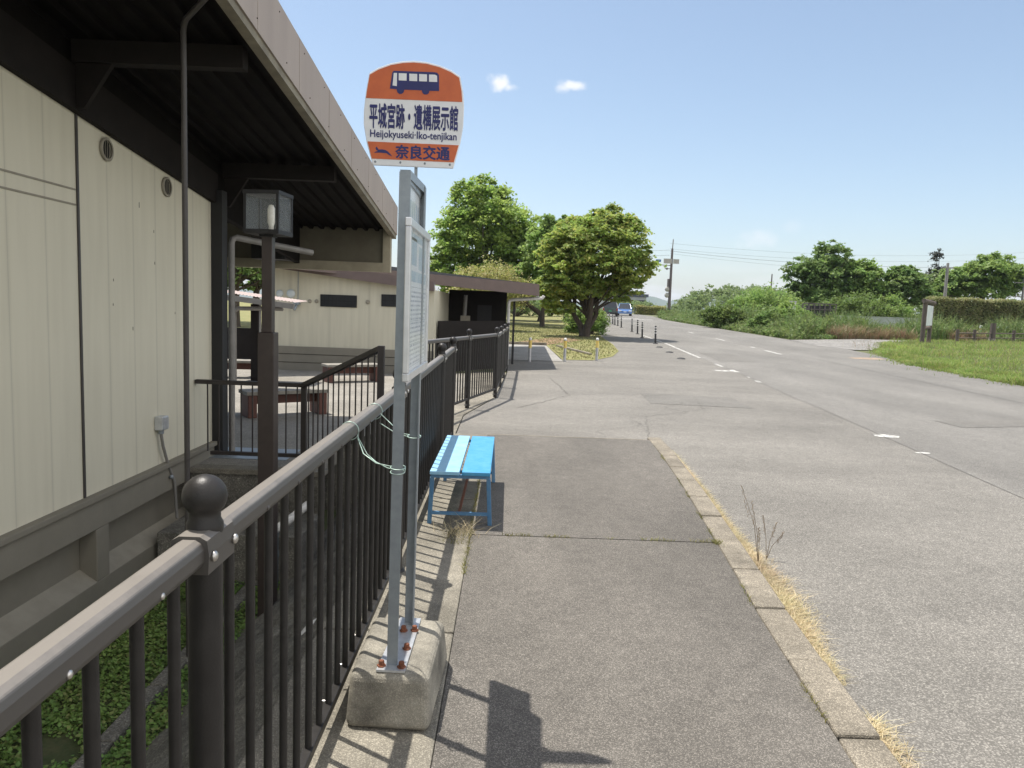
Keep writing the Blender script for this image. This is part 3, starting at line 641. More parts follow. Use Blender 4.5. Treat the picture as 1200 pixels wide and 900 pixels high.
PX = [(-.393,2.665,-.383),(-.380,3.05,-.372)]
def post_at(i, z):
    x0, y, x1 = PX[i]; f = (z-.21)/1.83; return Vector((x0+(x1-x0)*f, y, z))
for i in (0,1):
    mb = MB(); a, b_ = post_at(i,.214), post_at(i,2.03 if i == 0 else 2.035); s = 1 if i == 0 else -1
    mb.bar(rel(a), rel(b_), .040, .005, (0,1,0)); 
    mb2 = [rel(a)+Vector((-.018 if i == 0 else .018, s*.018, 0)), rel(b_)+Vector((-.018 if i == 0 else .018, s*.018, 0))]
    mb.bar(mb2[0], mb2[1], .005, .032, (0,1,0)) if False else mb.bar(mb2[0], mb2[1], .005, .036, (0,1,0))
    mb.build('post', M['galv'], st)
for x, y in ((-.432,2.655),(-.356,2.65),(-.357,2.80),(-.392,2.96),(-.347,2.965)):
    MB().lathe([(0,.022),(.010,.022),(.011,.018),(.011,.006),(.017,.005),(.017,0)], rel((x,y,.214)), 6, False).build('anchor_bolt', M['rust'], st)
# glazed notice frames between the posts, facing the road
XF = -.362
def frame(nm, y0, y1, z0, z1, x, w, m, th=.022):
    mb = MB(); mb.bx(x-th,x,y0,y1,z1-w,z1); mb.bx(x-th,x,y0,y1,z0,z0+w); mb.bx(x-th+.001,x-.001,y0,y0+w,z0+w,z1-w); mb.bx(x-th+.001,x-.001,y1-w,y1,z0+w,z1-w)
    mb.v = [tuple(rel(v)) for v in mb.v]; return mb.build(nm, m, st, .003)
frame('notice_frame', 2.69, 3.075, 1.79, 2.02, XF-.006, .028, M['galv'], .018)
mb = MB(); mb.bx(XF-.018,XF-.014,2.71,3.05,1.80,2.0); mb.v = [tuple(rel(v)) for v in mb.v]; up = mb.build('route_notice', M['paper'], st)
fr = frame('timetable_frame', 2.585, 3.205, 1.295, 1.865, XF+.016, .03, M['alu'])
mb = MB(); mb.bx(XF+.0,XF+.004,2.61,3.18,1.32,1.84); mb.v = [tuple(rel(v)) for v in mb.v]; tt = mb.build('timetable', M['paper'], st)
rr = random.Random(5); mb = MB(); mb3 = MB()
def inkbox(m_, y0, y1, z0, z1, x=XF+.0043): m_.add([rel(p) for p in ((x,y0,z0),(x,y1,z0),(x,y1,z1),(x,y0,z1))], [(0,1,2,3)])
for r_ in range(17):
    z = 1.345+r_*.0165; y = 2.64
    while y < 3.13:
        w = rr.uniform(.012,.03); inkbox(mb, y, min(y+w,3.15), z, z+.007); y += w+rr.uniform(.008,.02)
for z in (1.338,1.42,1.505,1.63): inkbox(mb, 2.635, 3.155, z, z+.0018, XF+.0046)
for y in (2.632,2.72,2.9,3.156): inkbox(mb, y, y+.0018, 1.338, 1.63, XF+.0049)
mb.build('print', M['print'], tt)
for z0, z1, y0, y1 in ((1.65,1.69,2.64,3.15),(1.71,1.81,2.66,2.84),(1.70,1.79,2.9,3.12),(1.80,1.825,2.66,3.1)): inkbox(mb3, y0, y1, z0, z1)
mb3.build('map_print', M['print_blue'], tt)
mb = MB()
for k in range(5):
    y = 2.76+k*.055; inkbox(mb, y, y+.03, 1.86, 1.95, XF-.0132)
mb.build('print', M['print_blue'], up)
mb = MB(); mb.bx(XF+.010,XF+.012,2.612,3.178,1.322,1.838); mb.v = [tuple(rel(v)) for v in mb.v]; mb.build('cover', M['acrylic'], st)
mb = MB(); mb.bx(XF-.010,XF-.008,2.715,3.05,1.815,1.995); mb.v = [tuple(rel(v)) for v in mb.v]; mb.build('cover', M['acrylic'], st)
MB().bar(rel((-.383,2.665,2.022)), rel((-.373,3.05,2.028)), .036, .03).build('top_bar', M['galv'], st)
MB().bar(rel((-.372,2.87,2.0)), rel((-.372,2.87,2.16)), .011, .011, (0,1,0)).build('bracket_rod', M['galv'], st)
# sign head, upright plate facing along the pavement
YS = 2.845
def sp(u, v, off=0.):                                         # u, v on the enlarged survey of the sign face
    p = at(400+u/5, 50+v/5, YS); p.y = YS-off; return rel(p)
out = [(185,718),(150,590),(132,480),(133,400),(145,290),(165,180),(215,150),(290,123),(360,111),(425,108),(500,115),(580,136),(645,164),(697,200),(715,300),(719,380),(714,490),(697,590),(655,738)]
hd = MB().prism([sp(u,v,-.006) for u, v in out], (0,-.010,0)).build('sign_head', M['sign_white'], st, .002)
MB().prism([sp(u,v,.0042) for u, v in ((146,326),(154,270),(168,190),(218,161),(292,134),(360,122),(425,119),(500,126),(578,147),(642,175),(691,208),(705,290),(709,350))], (0,-.0012,0)).build('orange_band', M['orange'], hd)
MB().prism([sp(u,v,.0042) for u, v in ((155,580),(688,603),(659,703),(179,680))], (0,-.0012,0)).build('orange_band', M['orange'], hd)
bus = MB(); NV = M['navy']
bus.prism([sp(u,v,.0058) for u, v in ((286,272),(300,178),(308,168),(545,176),(562,179),(573,192),(574,286),(517,285),(514,298),(504,306),(488,306),(477,298),(472,282),(371,278),(366,294),(355,303),(342,303),(330,294),(325,275))], (0,-.0008,0))
bus = bus.build('bus_symbol', NV, hd)
mb = MB()
for q in (((302,254),(309,181),(328,181),(327,258)),((338,182),(384,184),(384,226),(338,224)),((400,185),(446,187),(446,229),(400,227)),((457,187),(503,189),(503,231),(457,229)),((515,190),(550,191),(562,198),(563,234),(515,232))): mb.prism([sp(u,v,.0068) for u, v in q], (0,-.0006,0))
mb.build('bus_window', M['sign_white'], bus)
mb = MB().prism([sp(u,v,.0058) for u, v in ((208,610),(214,618),(220,628),(240,627),(258,630),(274,639),(290,656),(300,669),(282,660),(264,649),(246,648),(228,646),(206,646),(192,647),(204,640),(216,637),(206,630),(202,620))], (0,-.0008,0)); mb.build('deer_emblem', NV, hd)
dg = None
def lettering(body, tl, tr, bl, name, weight, parent, mt):
    """one mesh of glyph outlines; weight thickens the strokes by stacking shifted copies a hair apart"""
    cu = bpy.data.curves.new(name, 'FONT'); cu.body = body; cu.size = 1.; cu.resolution_u = 3
    tmp = bpy.data.objects.new(name, cu); col.objects.link(tmp); C.view_layer.update()
    me0 = bpy.data.meshes.new_from_object(tmp.evaluated_get(C.evaluated_depsgraph_get())); bpy.data.objects.remove(tmp)
    n = len(me0.vertices); co = np.zeros(n*3, np.float32); me0.vertices.foreach_get('co', co); co = co.reshape(-1,3)
    fs = [tuple(p.vertices) for p in me0.polygons]
    lo_, hi_ = co.min(0), co.max(0); u = (co[:,0]-lo_[0])/(hi_[0]-lo_[0]); v = (hi_[1]-co[:,1])/(hi_[1]-lo_[1])
    a, b_, c_ = (np.array(sp(*q,.0058)) for q in (tl, tr, bl)); mb = MB()
    wu, wv = weight/(hi_[0]-lo_[0]), weight/(hi_[1]-lo_[1])
    for k, (du, dv_) in enumerate(((0,0),(-1,0),(1,0),(0,-.8),(0,.8))):
        q = a+(u+du*wu)[:,None]*(b_-a)+(v+dv_*wv)[:,None]*(c_-a); q[:,1] -= k*.00012; mb.add(q, fs)
    return link(name, mb.mesh(name, mt), parent)
lettering('平城宮跡・遺構展示館', (167,356), (685,376), (166,500), 'stop_name', .030, hd, NV)
lettering('Heijokyuseki·Iko-tenjikan', (171,511), (676,532), (171,567), 'romanised_name', .018, hd, NV)
lettering('奈良交通', (320,600), (635,614), (319,678), 'company_name', .040, hd, NV)
for u, v in ((200,698),(347,703),(490,709),(637,716)): MB().ball(sp(u,v,.004), .0045, 8, (1,.5,1)).build('rivet', M['galv'], hd)
# wire ties between the fence rail and the sign posts
def ringpts(cx, cy, cz, rx, rz, ax):
    return [(cx+rx*math.cos(2*PI*i/16), cy, cz+rz*math.sin(2*PI*i/16)) if ax == 'y' else (cx+rx*math.cos(2*PI*i/16), cy+rz*math.sin(2*PI*i/16), cz+.004*math.sin(2*PI*i/16)) for i in range(17)]
def tie(label, o_, parts):
    o_ = Vector(o_); t = thing('tie_wire', label, 'wire', o_)
    mb = MB().tube([Vector(p)-o_ for p in sum(parts, [])], .0022, 6); mb.build('wire', M['tie'], t)
tie('front pale green wire tying the fence rail to the near sign post', (-.6,2.84,1.07), [ringpts(-.603,2.84,1.07,.036,.036,'y'), [(-.572,2.84,1.05),(-.53,2.82,.985),(-.49,2.79,.962),(-.43,2.70,.960)], ringpts(-.388,2.665,.955,.026,.026,'z'), ringpts(-.387,2.665,.972,.027,.025,'z'), [(-.42,2.68,.972),(-.48,2.74,.968),(-.54,2.80,.99),(-.572,2.84,1.045)]])
tie('rear pale green wire tying the fence rail to the far sign post', (-.6,3.38,1.07), [ringpts(-.604,3.38,1.07,.036,.036,'y'), [(-.575,3.38,1.06),(-.50,3.25,1.03),(-.43,3.1,1.02)], ringpts(-.378,3.05,1.02,.028,.026,'z'), [(-.40,3.08,1.01),(-.48,3.22,1.0),(-.575,3.36,1.02)]])

# ================================================================== BLUE BENCH
bn = thing('bench', 'slatted blue painted bench standing against the fence behind the bus stop', 'bench', (-.31,5.87,0))
def bb(nm, x0, x1, y0, y1, z0, z1, m, bev=.004):
    mb = MB(); mb.bx(x0,x1,y0-5.87,y1-5.87,z0,z1); mb.v = [(v[0]+.31,v[1],v[2]) for v in mb.v]; return mb.build(nm, m, bn, bev)
bb('seat_plank', -.520,-.312,5.13,6.60,.375,.402,M['bench_light']); bb('seat_plank', -.294,-.092,5.13,6.60,.375,.402,M['bench_blue'])
mb = MB()
for x0, x1, y0, y1 in ((-.515,-.10,5.15,5.18),(-.515,-.10,6.55,6.58)): mb.bx(x0+.31,x1+.31,y0-5.87,y1-5.87,.35,.374)
mb.bx(-.515+.31,-.49+.31,-.69,.68,.345,.373); mb.bx(-.12+.31,-.095+.31,-.69,.68,.345,.373)
mb.build('seat_frame', M['bench_leg'], bn)
for x, y in ((-.505,5.17),(-.105,5.17),(-.505,6.56),(-.105,6.56)):
    s = .02 if y < 6 else -.02
    mb = MB(); mb.bar((x+.31,y-5.87,.35),(x+.31+(.018 if x > -.3 else -.018),y-5.87+s*2,.0),.030,.030,(0,1,0)); mb.build('leg', M['bench_leg'], bn, .003)
for y in (5.19,6.53):
    mb = MB(); mb.bar((-.20,y-5.87,.085),(.205,y-5.87,.085),.022,.022); mb.build('stretcher', M['bench_leg'], bn)
MB().bar((0.0,5.20-5.87,.085),(0.0,6.52-5.87,.085),.018,.018).build('stretcher', M['rust'], bn)

# ================================================================== MUSEUM BUILDING (left)
WX = -3.0
def wt(y): return 2.49+.118*(7.55-y)                         # top edge of the wall, following the roof
bd = thing('museum_building', 'long cream clad building with dark base and deep brown eaves beside the fence', 'building', (-3,2,0))
bo = Vector((-3,2,0))
class RB(MB):                                                # mesh of the building, given in world coordinates
    def build(s, n, m, p=None, bev=0., **k):
        s.v = [(v[0]-s.o.x, v[1]-s.o.y, v[2]-s.o.z) for v in s.v]; return MB.build(s, n, m, p, bev, **k)
def RBo(o):
    r = RB(); r.o = o; return r
mb = RBo(bo); mb.prism([(WX,-4,.08),(WX,7.5,.08),(WX,7.5,wt(7.5)+.05),(WX,-4,wt(-4)+.05)], (-.2,0,0)); mb.bx(-9,WX-.201,7.3,7.5,-.1,2.5); mb.bx(-9,-8.8,-4,7.3,-.1,4); wl = mb.build('wall', M['wall'], bd)
mb = RBo(bo); mb.bx(WX+.002,WX+.012,5.193,5.214,.1,wt(5.2)); mb.build('joint_cover', M['pipe_dark'], bd)
mb = RBo(bo)
for z in (2.16,2.262): mb.bx(WX+.001,WX+.006,-4,5.183,z-.006,z+.006)
mb.build('band_trim', M['dado_sill'], bd)
mb = RBo(bo); mb.bx(WX-.03,WX+.11,7.5,7.64,-.3,2.62); mb.build('corner_post', M['black'], bd)
mb = RBo(bo); mb.prism([(WX+.004,-4,wt(-4)),(WX+.004,7.55,wt(7.55)),(WX+.004,7.55,wt(7.55)+.29),(WX+.004,-4,wt(-4)+.29)], (.05,0,0)); mb.build('wall_beam', M['beam'], bd)
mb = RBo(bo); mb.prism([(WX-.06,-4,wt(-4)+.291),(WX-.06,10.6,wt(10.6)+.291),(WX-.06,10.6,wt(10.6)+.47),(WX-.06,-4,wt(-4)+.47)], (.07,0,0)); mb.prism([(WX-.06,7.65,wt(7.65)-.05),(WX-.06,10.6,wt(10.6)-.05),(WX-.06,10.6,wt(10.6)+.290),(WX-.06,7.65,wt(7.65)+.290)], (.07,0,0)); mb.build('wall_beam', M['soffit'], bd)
# panelled base below the cladding
mb = RBo(bo); X0 = WX+.03
mb.bx(WX-.1,X0+.03,-4,7.49,.055,.098); mb.bx(WX-.1,X0,-4,7.49,-.165,.054); mb.bx(WX-.1,X0,-4,7.49,-1.0,-.56)
for y0, y1 in ((-4,-2.3),(.2,.42),(2.7,2.9),(5.30,5.47),(7.3,7.49)): mb.bx(WX-.1,X0,y0,y1,-.559,-.166)
mb.bx(WX-.14,WX-.10,-4,7.49,-.559,-.166); mb.build('base_panel', M['dado'], bd, .006)
mb = RBo(bo)
for y0, y1 in ((-2.3,.2),(.42,2.7),(2.9,5.30),(5.47,7.3)): mb.prism([(X0-.001,y0+.001,-.56),(WX-.1,y0+.001,-.56),(WX-.1,y0+.001,-.47)], (0,y1-y0-.002,0))
mb.build('base_sill', M['dado_sill'], bd)
# roof: slopes down away from the road corner; soffit with ribs, cross beams, fascia
def zs(y): return 3.25-.118*(y-5.14)
YA, YB, XE = -4.2, 10.75, -1.70
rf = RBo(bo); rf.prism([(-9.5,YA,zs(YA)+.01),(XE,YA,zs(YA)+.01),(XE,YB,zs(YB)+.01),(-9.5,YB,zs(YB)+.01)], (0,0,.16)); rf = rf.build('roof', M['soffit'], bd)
mb = RBo(bo); x = -3.5
while x < -1.8:
    mb.prism([(x,YA,zs(YA)+.012),(x+.075,YA,zs(YA)+.012),(x+.060,YA,zs(YA)-.026),(x+.015,YA,zs(YA)-.026)], (0,YB-YA,zs(YB)-zs(YA))); x += .155
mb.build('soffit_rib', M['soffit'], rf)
for y in (-1.2,2.0,5.14,7.72):
    mb = RBo(bo); mb.bx(WX+.05,XE-.12,y-.05,y+.05,zs(y)-.17,zs(y)-.027); mb.build('cross_beam', M['beam'], rf)
    mb = RBo(bo); mb.prism([(WX+.056,y-.02,zs(y)-.17),(WX+.056,y-.02,zs(y)-.46),(WX+.11,y-.02,zs(y)-.46),(WX+.30,y-.02,zs(y)-.17)], (0,.04,0)); mb.build('gusset', M['beam'], rf)
mb = RBo(bo); zf = lambda y: 3.24-.1193*(y-4.40)
mb.prism([(XE+.002,YA,zf(YA)+.055),(XE+.002,YB+.05,zf(YB)+.055),(XE+.002,YB+.05,zf(YB)+.45),(XE+.002,YA,zf(YA)+.45)], (.05,0,0)); fa = mb.build('fascia', M['fascia'], rf)
mb = RBo(bo); mb.prism([(XE-.03,YA,zf(YA)),(XE-.03,YB+.04,zf(YB)),(XE-.03,YB+.04,zf(YB)+.053),(XE-.03,YA,zf(YA)+.053)], (.07,0,0)); mb.build('fascia_edge', M['fascia_edge'], rf)
mb = RBo(bo); y = -3.5
while y < 10.6:
    mb.bx(XE+.052,XE+.0535,y,y+.006,zf(y)+.06,zf(y)+.445); y += .93
mb.build('fascia_joint', M['fascia_seam'], rf)
mb = RBo(bo); y = -3.2
while y < 10.6:
    mb.ball((XE+.052,y,zf(y)+.13), .006, 6); mb.ball((XE+.052,y+.45,zf(y)+.34), .006, 6); y += .62
mb.build('rivet', M['beam'], rf)
# lower gable infill under the far eave
mb = RBo(bo); mb.bx(-8,XE-.12,10.66,10.70,2.13,2.62); mb.build('eave_panel', M['olive'], bd)
mb = RBo(bo); mb.bx(-8,XE-.12,10.60,10.73,2.0,2.128); mb.bx(XE-.118,XE-.012,10.60,10.73,2.0,2.61); mb.build('eave_frame', M['olive_light'], bd)
mb = RBo(bo); mb.bx(-3.5,-3.05,10.1,10.59,2.1,2.6); mb.build('eave_beam', M['black'], bd)
def vent(y, z):
    p = Vector((WX,y,z)); mb = RBo(bo); pr = [(.080,0),(.086,.018),(.074,.024),(.066,.02)]
    vs = []; seg = 22
    for r, h_ in pr: vs += [(WX+.001+h_, y+r*math.cos(2*PI*k/seg), z+r*math.sin(2*PI*k/seg)) for k in range(seg)]
    mb.add(vs, [(i*seg+k,i*seg+(k+1)%seg,(i+1)*seg+(k+1)%seg,(i+1)*seg+k) for i in range(3) for k in range(seg)], True); v = mb.build('vent', M['dado_sill'], bd)
    mb = RBo(bo); mb.add([(WX+.004,y+.068*math.cos(2*PI*k/seg),z+.068*math.sin(2*PI*k/seg)) for k in range(seg)], [tuple(range(seg))]); mb.build('vent_opening', M['black'], v)
    mb = RBo(bo)
    for dy in (-.04,-.015,.01,.035): mb.box((WX+.013,y+dy,z), (.003,.016,2*math.sqrt(.066**2-dy**2)), Matrix.Rotation(.5,3,'Z'))
    mb.build('vent_louvre', M['dado_sill'], v)
vent(5.574,2.611); vent(6.53,2.493)
mb = RBo(bo)
r3 = random.Random(4)
for y in (5.64,5.65,5.93,6.06,6.3,6.31,6.68):
    z = r3.uniform(1.2,2.35); mb.bx(WX+.001,WX+.003,y,y+.007,z,z+r3.uniform(.015,.05))
mb.build('wall_scuff', M['dado'], wl)
mb = RBo(bo); px, py_ = -2.075, 4.78
mb.tube([(px,py_,-.85),(px,py_,3.19),(px+.006,py_-.005,3.225),(px+.03,py_-.03,3.255),(px+.35,py_-.38,3.31)], .0175, 12)
mb.build('downpipe', M['pipe_dark'], bd)
mb = RBo(bo); mb.bx(px-.07,px+.07,py_-.07,py_+.07,-.95,-.85); mb.build('pipe_pad', M['path'], bd)
mb = RBo(bo); mb.tube([(-2.87,7.70,-.1),(-2.87,7.70,2.12),(-2.86,7.71,2.16),(-2.83,7.74,2.18),(-2.2,8.3,2.09)], .032, 12); mb.build('downpipe', M['pvc_grey'], bd)
jb = thing('junction_box', 'small grey electrical box with bent metal conduit on the cream wall', 'electrical box', (WX,6.32,.46))
mb = MB(); mb.bx(.0,.075,-.055,.055,-.05,.07); mb.build('box', M['galv_light'], jb, .008)
mb = MB(); mb.bx(.0755,.080,-.048,.048,-.04,.06); mb.build('cover_plate', M['galv_light'], jb, .003)
mb = MB(); mb.tube([(.035,0,-.05),(.035,.0,-.10),(.035,.03,-.20),(.035,.12,-.38),(.035,.18,-.47),(.045,.22,-.56),(.06,.23,-.9)], .013, 10); mb.build('conduit', M['pvc_grey'], jb)
mb = MB(); mb.tube([(.035,0,-.045),(.035,0,-.085)], .022, 10); mb.ball((.05,.15,-.50), .02, 8); mb.build('connector', M['galv'], jb)

# ---- steps and pipes at the end of the sunken strip
stp = thing('concrete_steps', 'two shaded concrete steps at the end of the sunken garden strip', 'steps', (-2.4,6.6,-.9))
so = Vector((-2.4,6.6,-.9))
mb = RBo(so); mb.bx(-2.94,-1.72,6.16,6.90,-.92,-.45); mb.build('lower_step', M['slope'], stp, .012)
mb = RBo(so); mb.bx(-2.96,-1.72,6.90,6.965,-.92,-.10); mb.build('riser', M['slope'], stp)
mb = RBo(so); mb.bx(-2.965,-1.70,6.87,7.05,-.098,-.045); mb.build('tread', M['concrete'], stp, .008)
dp = thing('drain_pipe', 'blue grey standing drain pipe with a white elbow arm by the steps', 'pipe', (-1.93,6.08,-.9))
mb = MB(); mb.tube([(0,0,0),(0,0,.51)], .05, 14); mb.lathe([(.056,.30),(.056,.34),(.05,.35)], seg=14); mb.build('standpipe', M['pipe_blue'], dp)
mb = MB(); mb.tube([(.0,0,.50),(.02,.02,.53),(.10,.1,.58),(.22,.3,.68)], .035, 12); mb.build('arm', M['pvc_white'], dp)
ep = thing('outlet_pipe', 'white elbow drain pipe lying on the shaded slope behind the fence', 'pipe', (-.97,3.85,-.2))
mb = MB(); mb.tube([(.14,.16,.045),(.05,.06,.03),(-.02,-.03,.01),(-.07,-.13,-.05),(-.085,-.2,-.13)], .046, 14); mb.build('elbow', M['pvc_white'], ep)
mb = MB(); mb.tube([(-.083,-.175,-.10),(-.087,-.21,-.15)], .055, 14); mb.build('socket', M['pvc_white'], ep)

# ---- lamp post
lp = thing('lamp_post', 'dark brown square lamp post with glass box lantern under the eaves', 'lamp post', (-1.78,5.5,-.9))
mb = MB(); mb.bx(-.038,.038,-.038,.038,2.22,2.93); mb.build('pole', M['lamp_brown'], lp, .004)
mb = MB(); mb.bx(-.059,.059,-.059,.059,0,2.22); mb.build('sleeve', M['lamp_brown'], lp, .005)
hz, hw, hd_ = 2.965, .165, .165
rot = Matrix.Rotation(-.10,3,'Z')
mb = MB(); mb.box((0,0,2.945), (.262,.262,.03), rot); mb.box((0,0,3.222), (.268,.268,.026), rot); mb.box((0,0,2.925),(.10,.10,.02))
for sx in (-1,1):
    for sy in (-1,1): mb.box(rot@Vector((sx*.121,sy*.121,3.085)), (.018,.018,.25), rot)
hdl = mb.build('lantern_frame', M['black'], lp)
for k, v in enumerate(((0,-.124),(0,.124),(-.124,0),(.124,0))):
    mb = MB(); mb.box(rot@Vector((v[0],v[1],3.085)), (.222,.004,.246) if v[0] == 0 else (.004,.222,.246), rot); mb.build('pane', M['glass'], hdl)
mb = MB(); mb.lathe([(.0,.16),(.018,.155),(.026,.13),(.026,.03),(.018,.005),(.018,-.03),(.0,-.03)], (.02,0,2.99), 14); mb.build('bulb', M['bulb'], hdl)

# ---- courtyard railing
rl = thing('courtyard_railing', 'low dark railing with thin bars around the corner of the courtyard', 'railing', (-1.95,7.1,-.05)); ro = Vector((-1.95,7.1,-.05))
K0, K1 = Vector((-1.95,7.1,0)), Vector((-1.0,5.85,0))
def kz(f): return .75+.46*f
mb = RBo(ro); mb.bar((-2.99,7.1,.75),(-1.925,7.1,.75),.05,.04); mb.bar((-1.952,7.07,.752),(K1.x,K1.y,kz(1)),.05,.04); mb.build('top_rail', M['rail_brown'], rl)
mb = RBo(ro); mb.bar((-2.85,7.1,.06),(-1.925,7.1,.06),.04,.035); mb.bar((-1.952,7.07,.062),(K1.x,K1.y,kz(1)-.69),.04,.035); mb.build('bottom_rail', M['rail_brown'], rl)
mb = RBo(ro); mb.bx(-1.975,-1.925,7.075,7.125,-.05,.729); mb.build('post', M['rail_brown'], rl)
mb = RBo(ro); mb.bx(K1.x-.025,K1.x+.025,K1.y-.025,K1.y+.025,-.2,kz(1)+.02); mb.build('post', M['rail_brown'], rl)
bar_ = MB().bar((0,0,.125),(0,0,.785),.011,.011,(0,1,0)).mesh('bar', M['rail_brown'])
for i in range(9): o = link('bar', bar_, rl); o.location = (-.93+.108*i,0,0)
for i in range(1,14): f = i/14; o = link('bar', bar_, rl); p = K0.lerp(K1,f); o.location = (p.x-K0.x,p.y-K0.y,kz(f)-.75)

# ---- low brown benches in the courtyard
def stool(base, rz, label, L_=.95):
    t = thing('courtyard_bench', label, 'bench', base, rz, 'brown courtyard benches')
    mb = MB(); mb.bx(-L_/2,L_/2,-.2,-.005,.31,.36); mb.bx(-L_/2,L_/2,.005,.2,.31,.36); mb.build('seat', M['plank'], t, .006)
    for s in (-1,1):
        mb = MB(); mb.bx(s*L_/2*.86-.06,s*L_/2*.86+.06,-.19,.19,0,.309); mb.build('leg', M['stool_brown'], t, .01)
    mb = MB(); mb.bx(-L_/2*.86+.061,L_/2*.86-.061,-.03,.03,.17,.30); mb.build('stretcher', M['stool_brown'], t)
    return t
stool((-3.12,10.35,-.05), .62, 'nearest red brown courtyard bench with grey planks behind the railing', 1.15)
stool((-3.15,15.0,-.05), .55, 'red brown courtyard bench in the sun by the far grey wall base', 1.15)
stool((-5.3,15.0,-.05), .15, 'red brown courtyard bench in the shade under the tin canopy', 1.1)
b = MB()
b.bx(-3.0,-2.2,7.35,7.9,-.052,-.044)
b.build('drain_grate', M['galv'], kind=None, label='flat metal drain grate in the paving by the railing', cat='drain grate')

# ================================================================== SECOND BUILDING
b2 = thing('annex_building', 'low cream building with grey base and thin brown roof across the courtyard', 'building', (-3,17,0)); o2 = Vector((-3,17,0))
def zw(x): return 2.262-.1087*(x+5.376)
mb = RBo(o2); mb.prism([(-5.6,17,-.05),(-1.72,17,-.05),(-1.72,17,zw(-1.72)+.1),(-5.6,17,zw(-5.6)+.1)], (0,.15,0)); mb.bx(-1.87,-1.72,17.151,22,-.05,1.9); wl2 = mb.build('wall', M['wall2'], b2)
mb = RBo(o2); mb.bx(-5.3,-1.70,16.96,16.998,-.05,.50); mb.build('wall_base', M['dado'], b2)
mb = RBo(o2)
for z in (.13,.32): mb.bx(-5.3,-1.70,16.954,16.959,z,z+.012)
mb.build('base_groove', M['beam'], b2)
for px0, px1 in ((376,418),(447.5,490)):
    p, q = at(px0,345.2,16.99), at(px1,360.2,16.99)
    mb = RBo(o2); mb.bx(p.x,q.x,16.985,16.998,q.z,p.z); w_ = mb.build('window', M['window_dark'], b2)
    mb = RBo(o2); n = 9
    for i in range(n+1): x = p.x+(q.x-p.x)*i/n; mb.bx(x-.006,x+.006,16.965,16.977,q.z,p.z)
    for z in (q.z,q.z+(p.z-q.z)/2,p.z): mb.bx(p.x-.006,q.x+.006,16.9775,16.984,z-.008,z+.008)
    mb.build('window_bar', M['black'], w_)
for px_, py2, r in ((363,353,.045),(371,353,.045),(431,354,.05),(328,344,.085),(341,344,.10)):
    p = at(px_,py2,16.99); mb = RBo(o2)
    mb.ball((p.x,16.985,p.z), r, 14, (1,.45,1)); mb.build('wall_vent', M['panel_pale'] if r > .06 else M['dado_sill'], b2)
p = at(348,356,16.9); mb = RBo(o2); mb.bx(p.x-.07,p.x+.07,16.82,16.95,p.z-.02,p.z+.06); mb.tube([(p.x,16.88,p.z-.02),(p.x-.03,16.80,p.z-.14)], .03, 8); mb.tube([(p.x,16.985,p.z+.06),(p.x,16.985,2.25)], .008, 6); mb.build('flood_lamp', M['galv'], b2)
# thin brown roof
Af, Bf = at(262,298.5,15.5), at(632,333,19.6); Ab, Bb = at(262,306,15.5), at(632,347,19.6)
mb = RBo(o2); nrm_ = Vector((-(Bf-Af).y, (Bf-Af).x, 0)).normalized()*.05
mb.prism([Af,Bf,Bb,Ab], nrm_); r2 = None
r2 = RBo(o2); back = Vector((0,9,.5)); r2.prism([Ab+nrm_*1.02+Vector((0,0,.05)), Bb+nrm_*1.02+Vector((0,0,.05)), Bb+back, Ab+back], (0,0,.12)); r2 = r2.build('roof', M['soffit'], b2)
mb.build('fascia', M['fascia2'], r2)
mb = RBo(o2); mb.prism([(-5.6,16.75,zw(-5.6)),(-1.72,16.75,zw(-1.72)),(-1.72,16.75,zw(-1.72)+.22),(-5.6,16.75,zw(-5.6)+.22)], (0,.24,0)); mb.build('roof_beam', M['fascia2'], b2)
mb = RBo(o2); mb.bx(-1.71,-.08,21.0,21.1,-.05,2.0); mb.build('recess_wall', M['beam'], b2)
p, q = at(513,376,17.6), at(589,402,19.3)
mb = RBo(o2); mb.prism([(-1.66,17.6,-.05),(-.13,19.5,-.05),(-.13,19.5,at(589,376,19.5).z),(-1.66,17.6,p.z)], (-.03,.06,0)); mb.build('counter_panel', M['beam'], b2)
mb = RBo(o2); mb.bx(-1.30,-1.05,19.9,20.1,1.0,1.30) ; mb.build('air_conditioner', M['dado_sill'], b2)
mb = RBo(o2); mb.tube([(-1.2,20.0,1.3),(-1.18,20,1.85)], .05, 8); mb.build('flue', M['pvc_grey'], b2)
mb = RBo(o2); mb.bx(-.9,-.5,20.98,20.999,1.1,1.6); mb.build('window', M['black'], b2)
mb = RBo(o2); mb.bx(-.20,-.08,20.05,20.17,-.05,1.85); mb.build('post', M['beam'], b2); mb = RBo(o2); mb.bx(.10,.16,20.3,20.36,-.05,1.8); mb.build('post', M['black'], b2)
mb = RBo(o2); mb.tube([(-.02,20.0,0.0),(-.02,20.0,1.68),(0,20.0,1.74),(.06,20,1.77),(.86,19.75,1.84),(.9,19.74,1.9)], .045, 10); mb.build('downpipe', M['pvc_white'], b2)
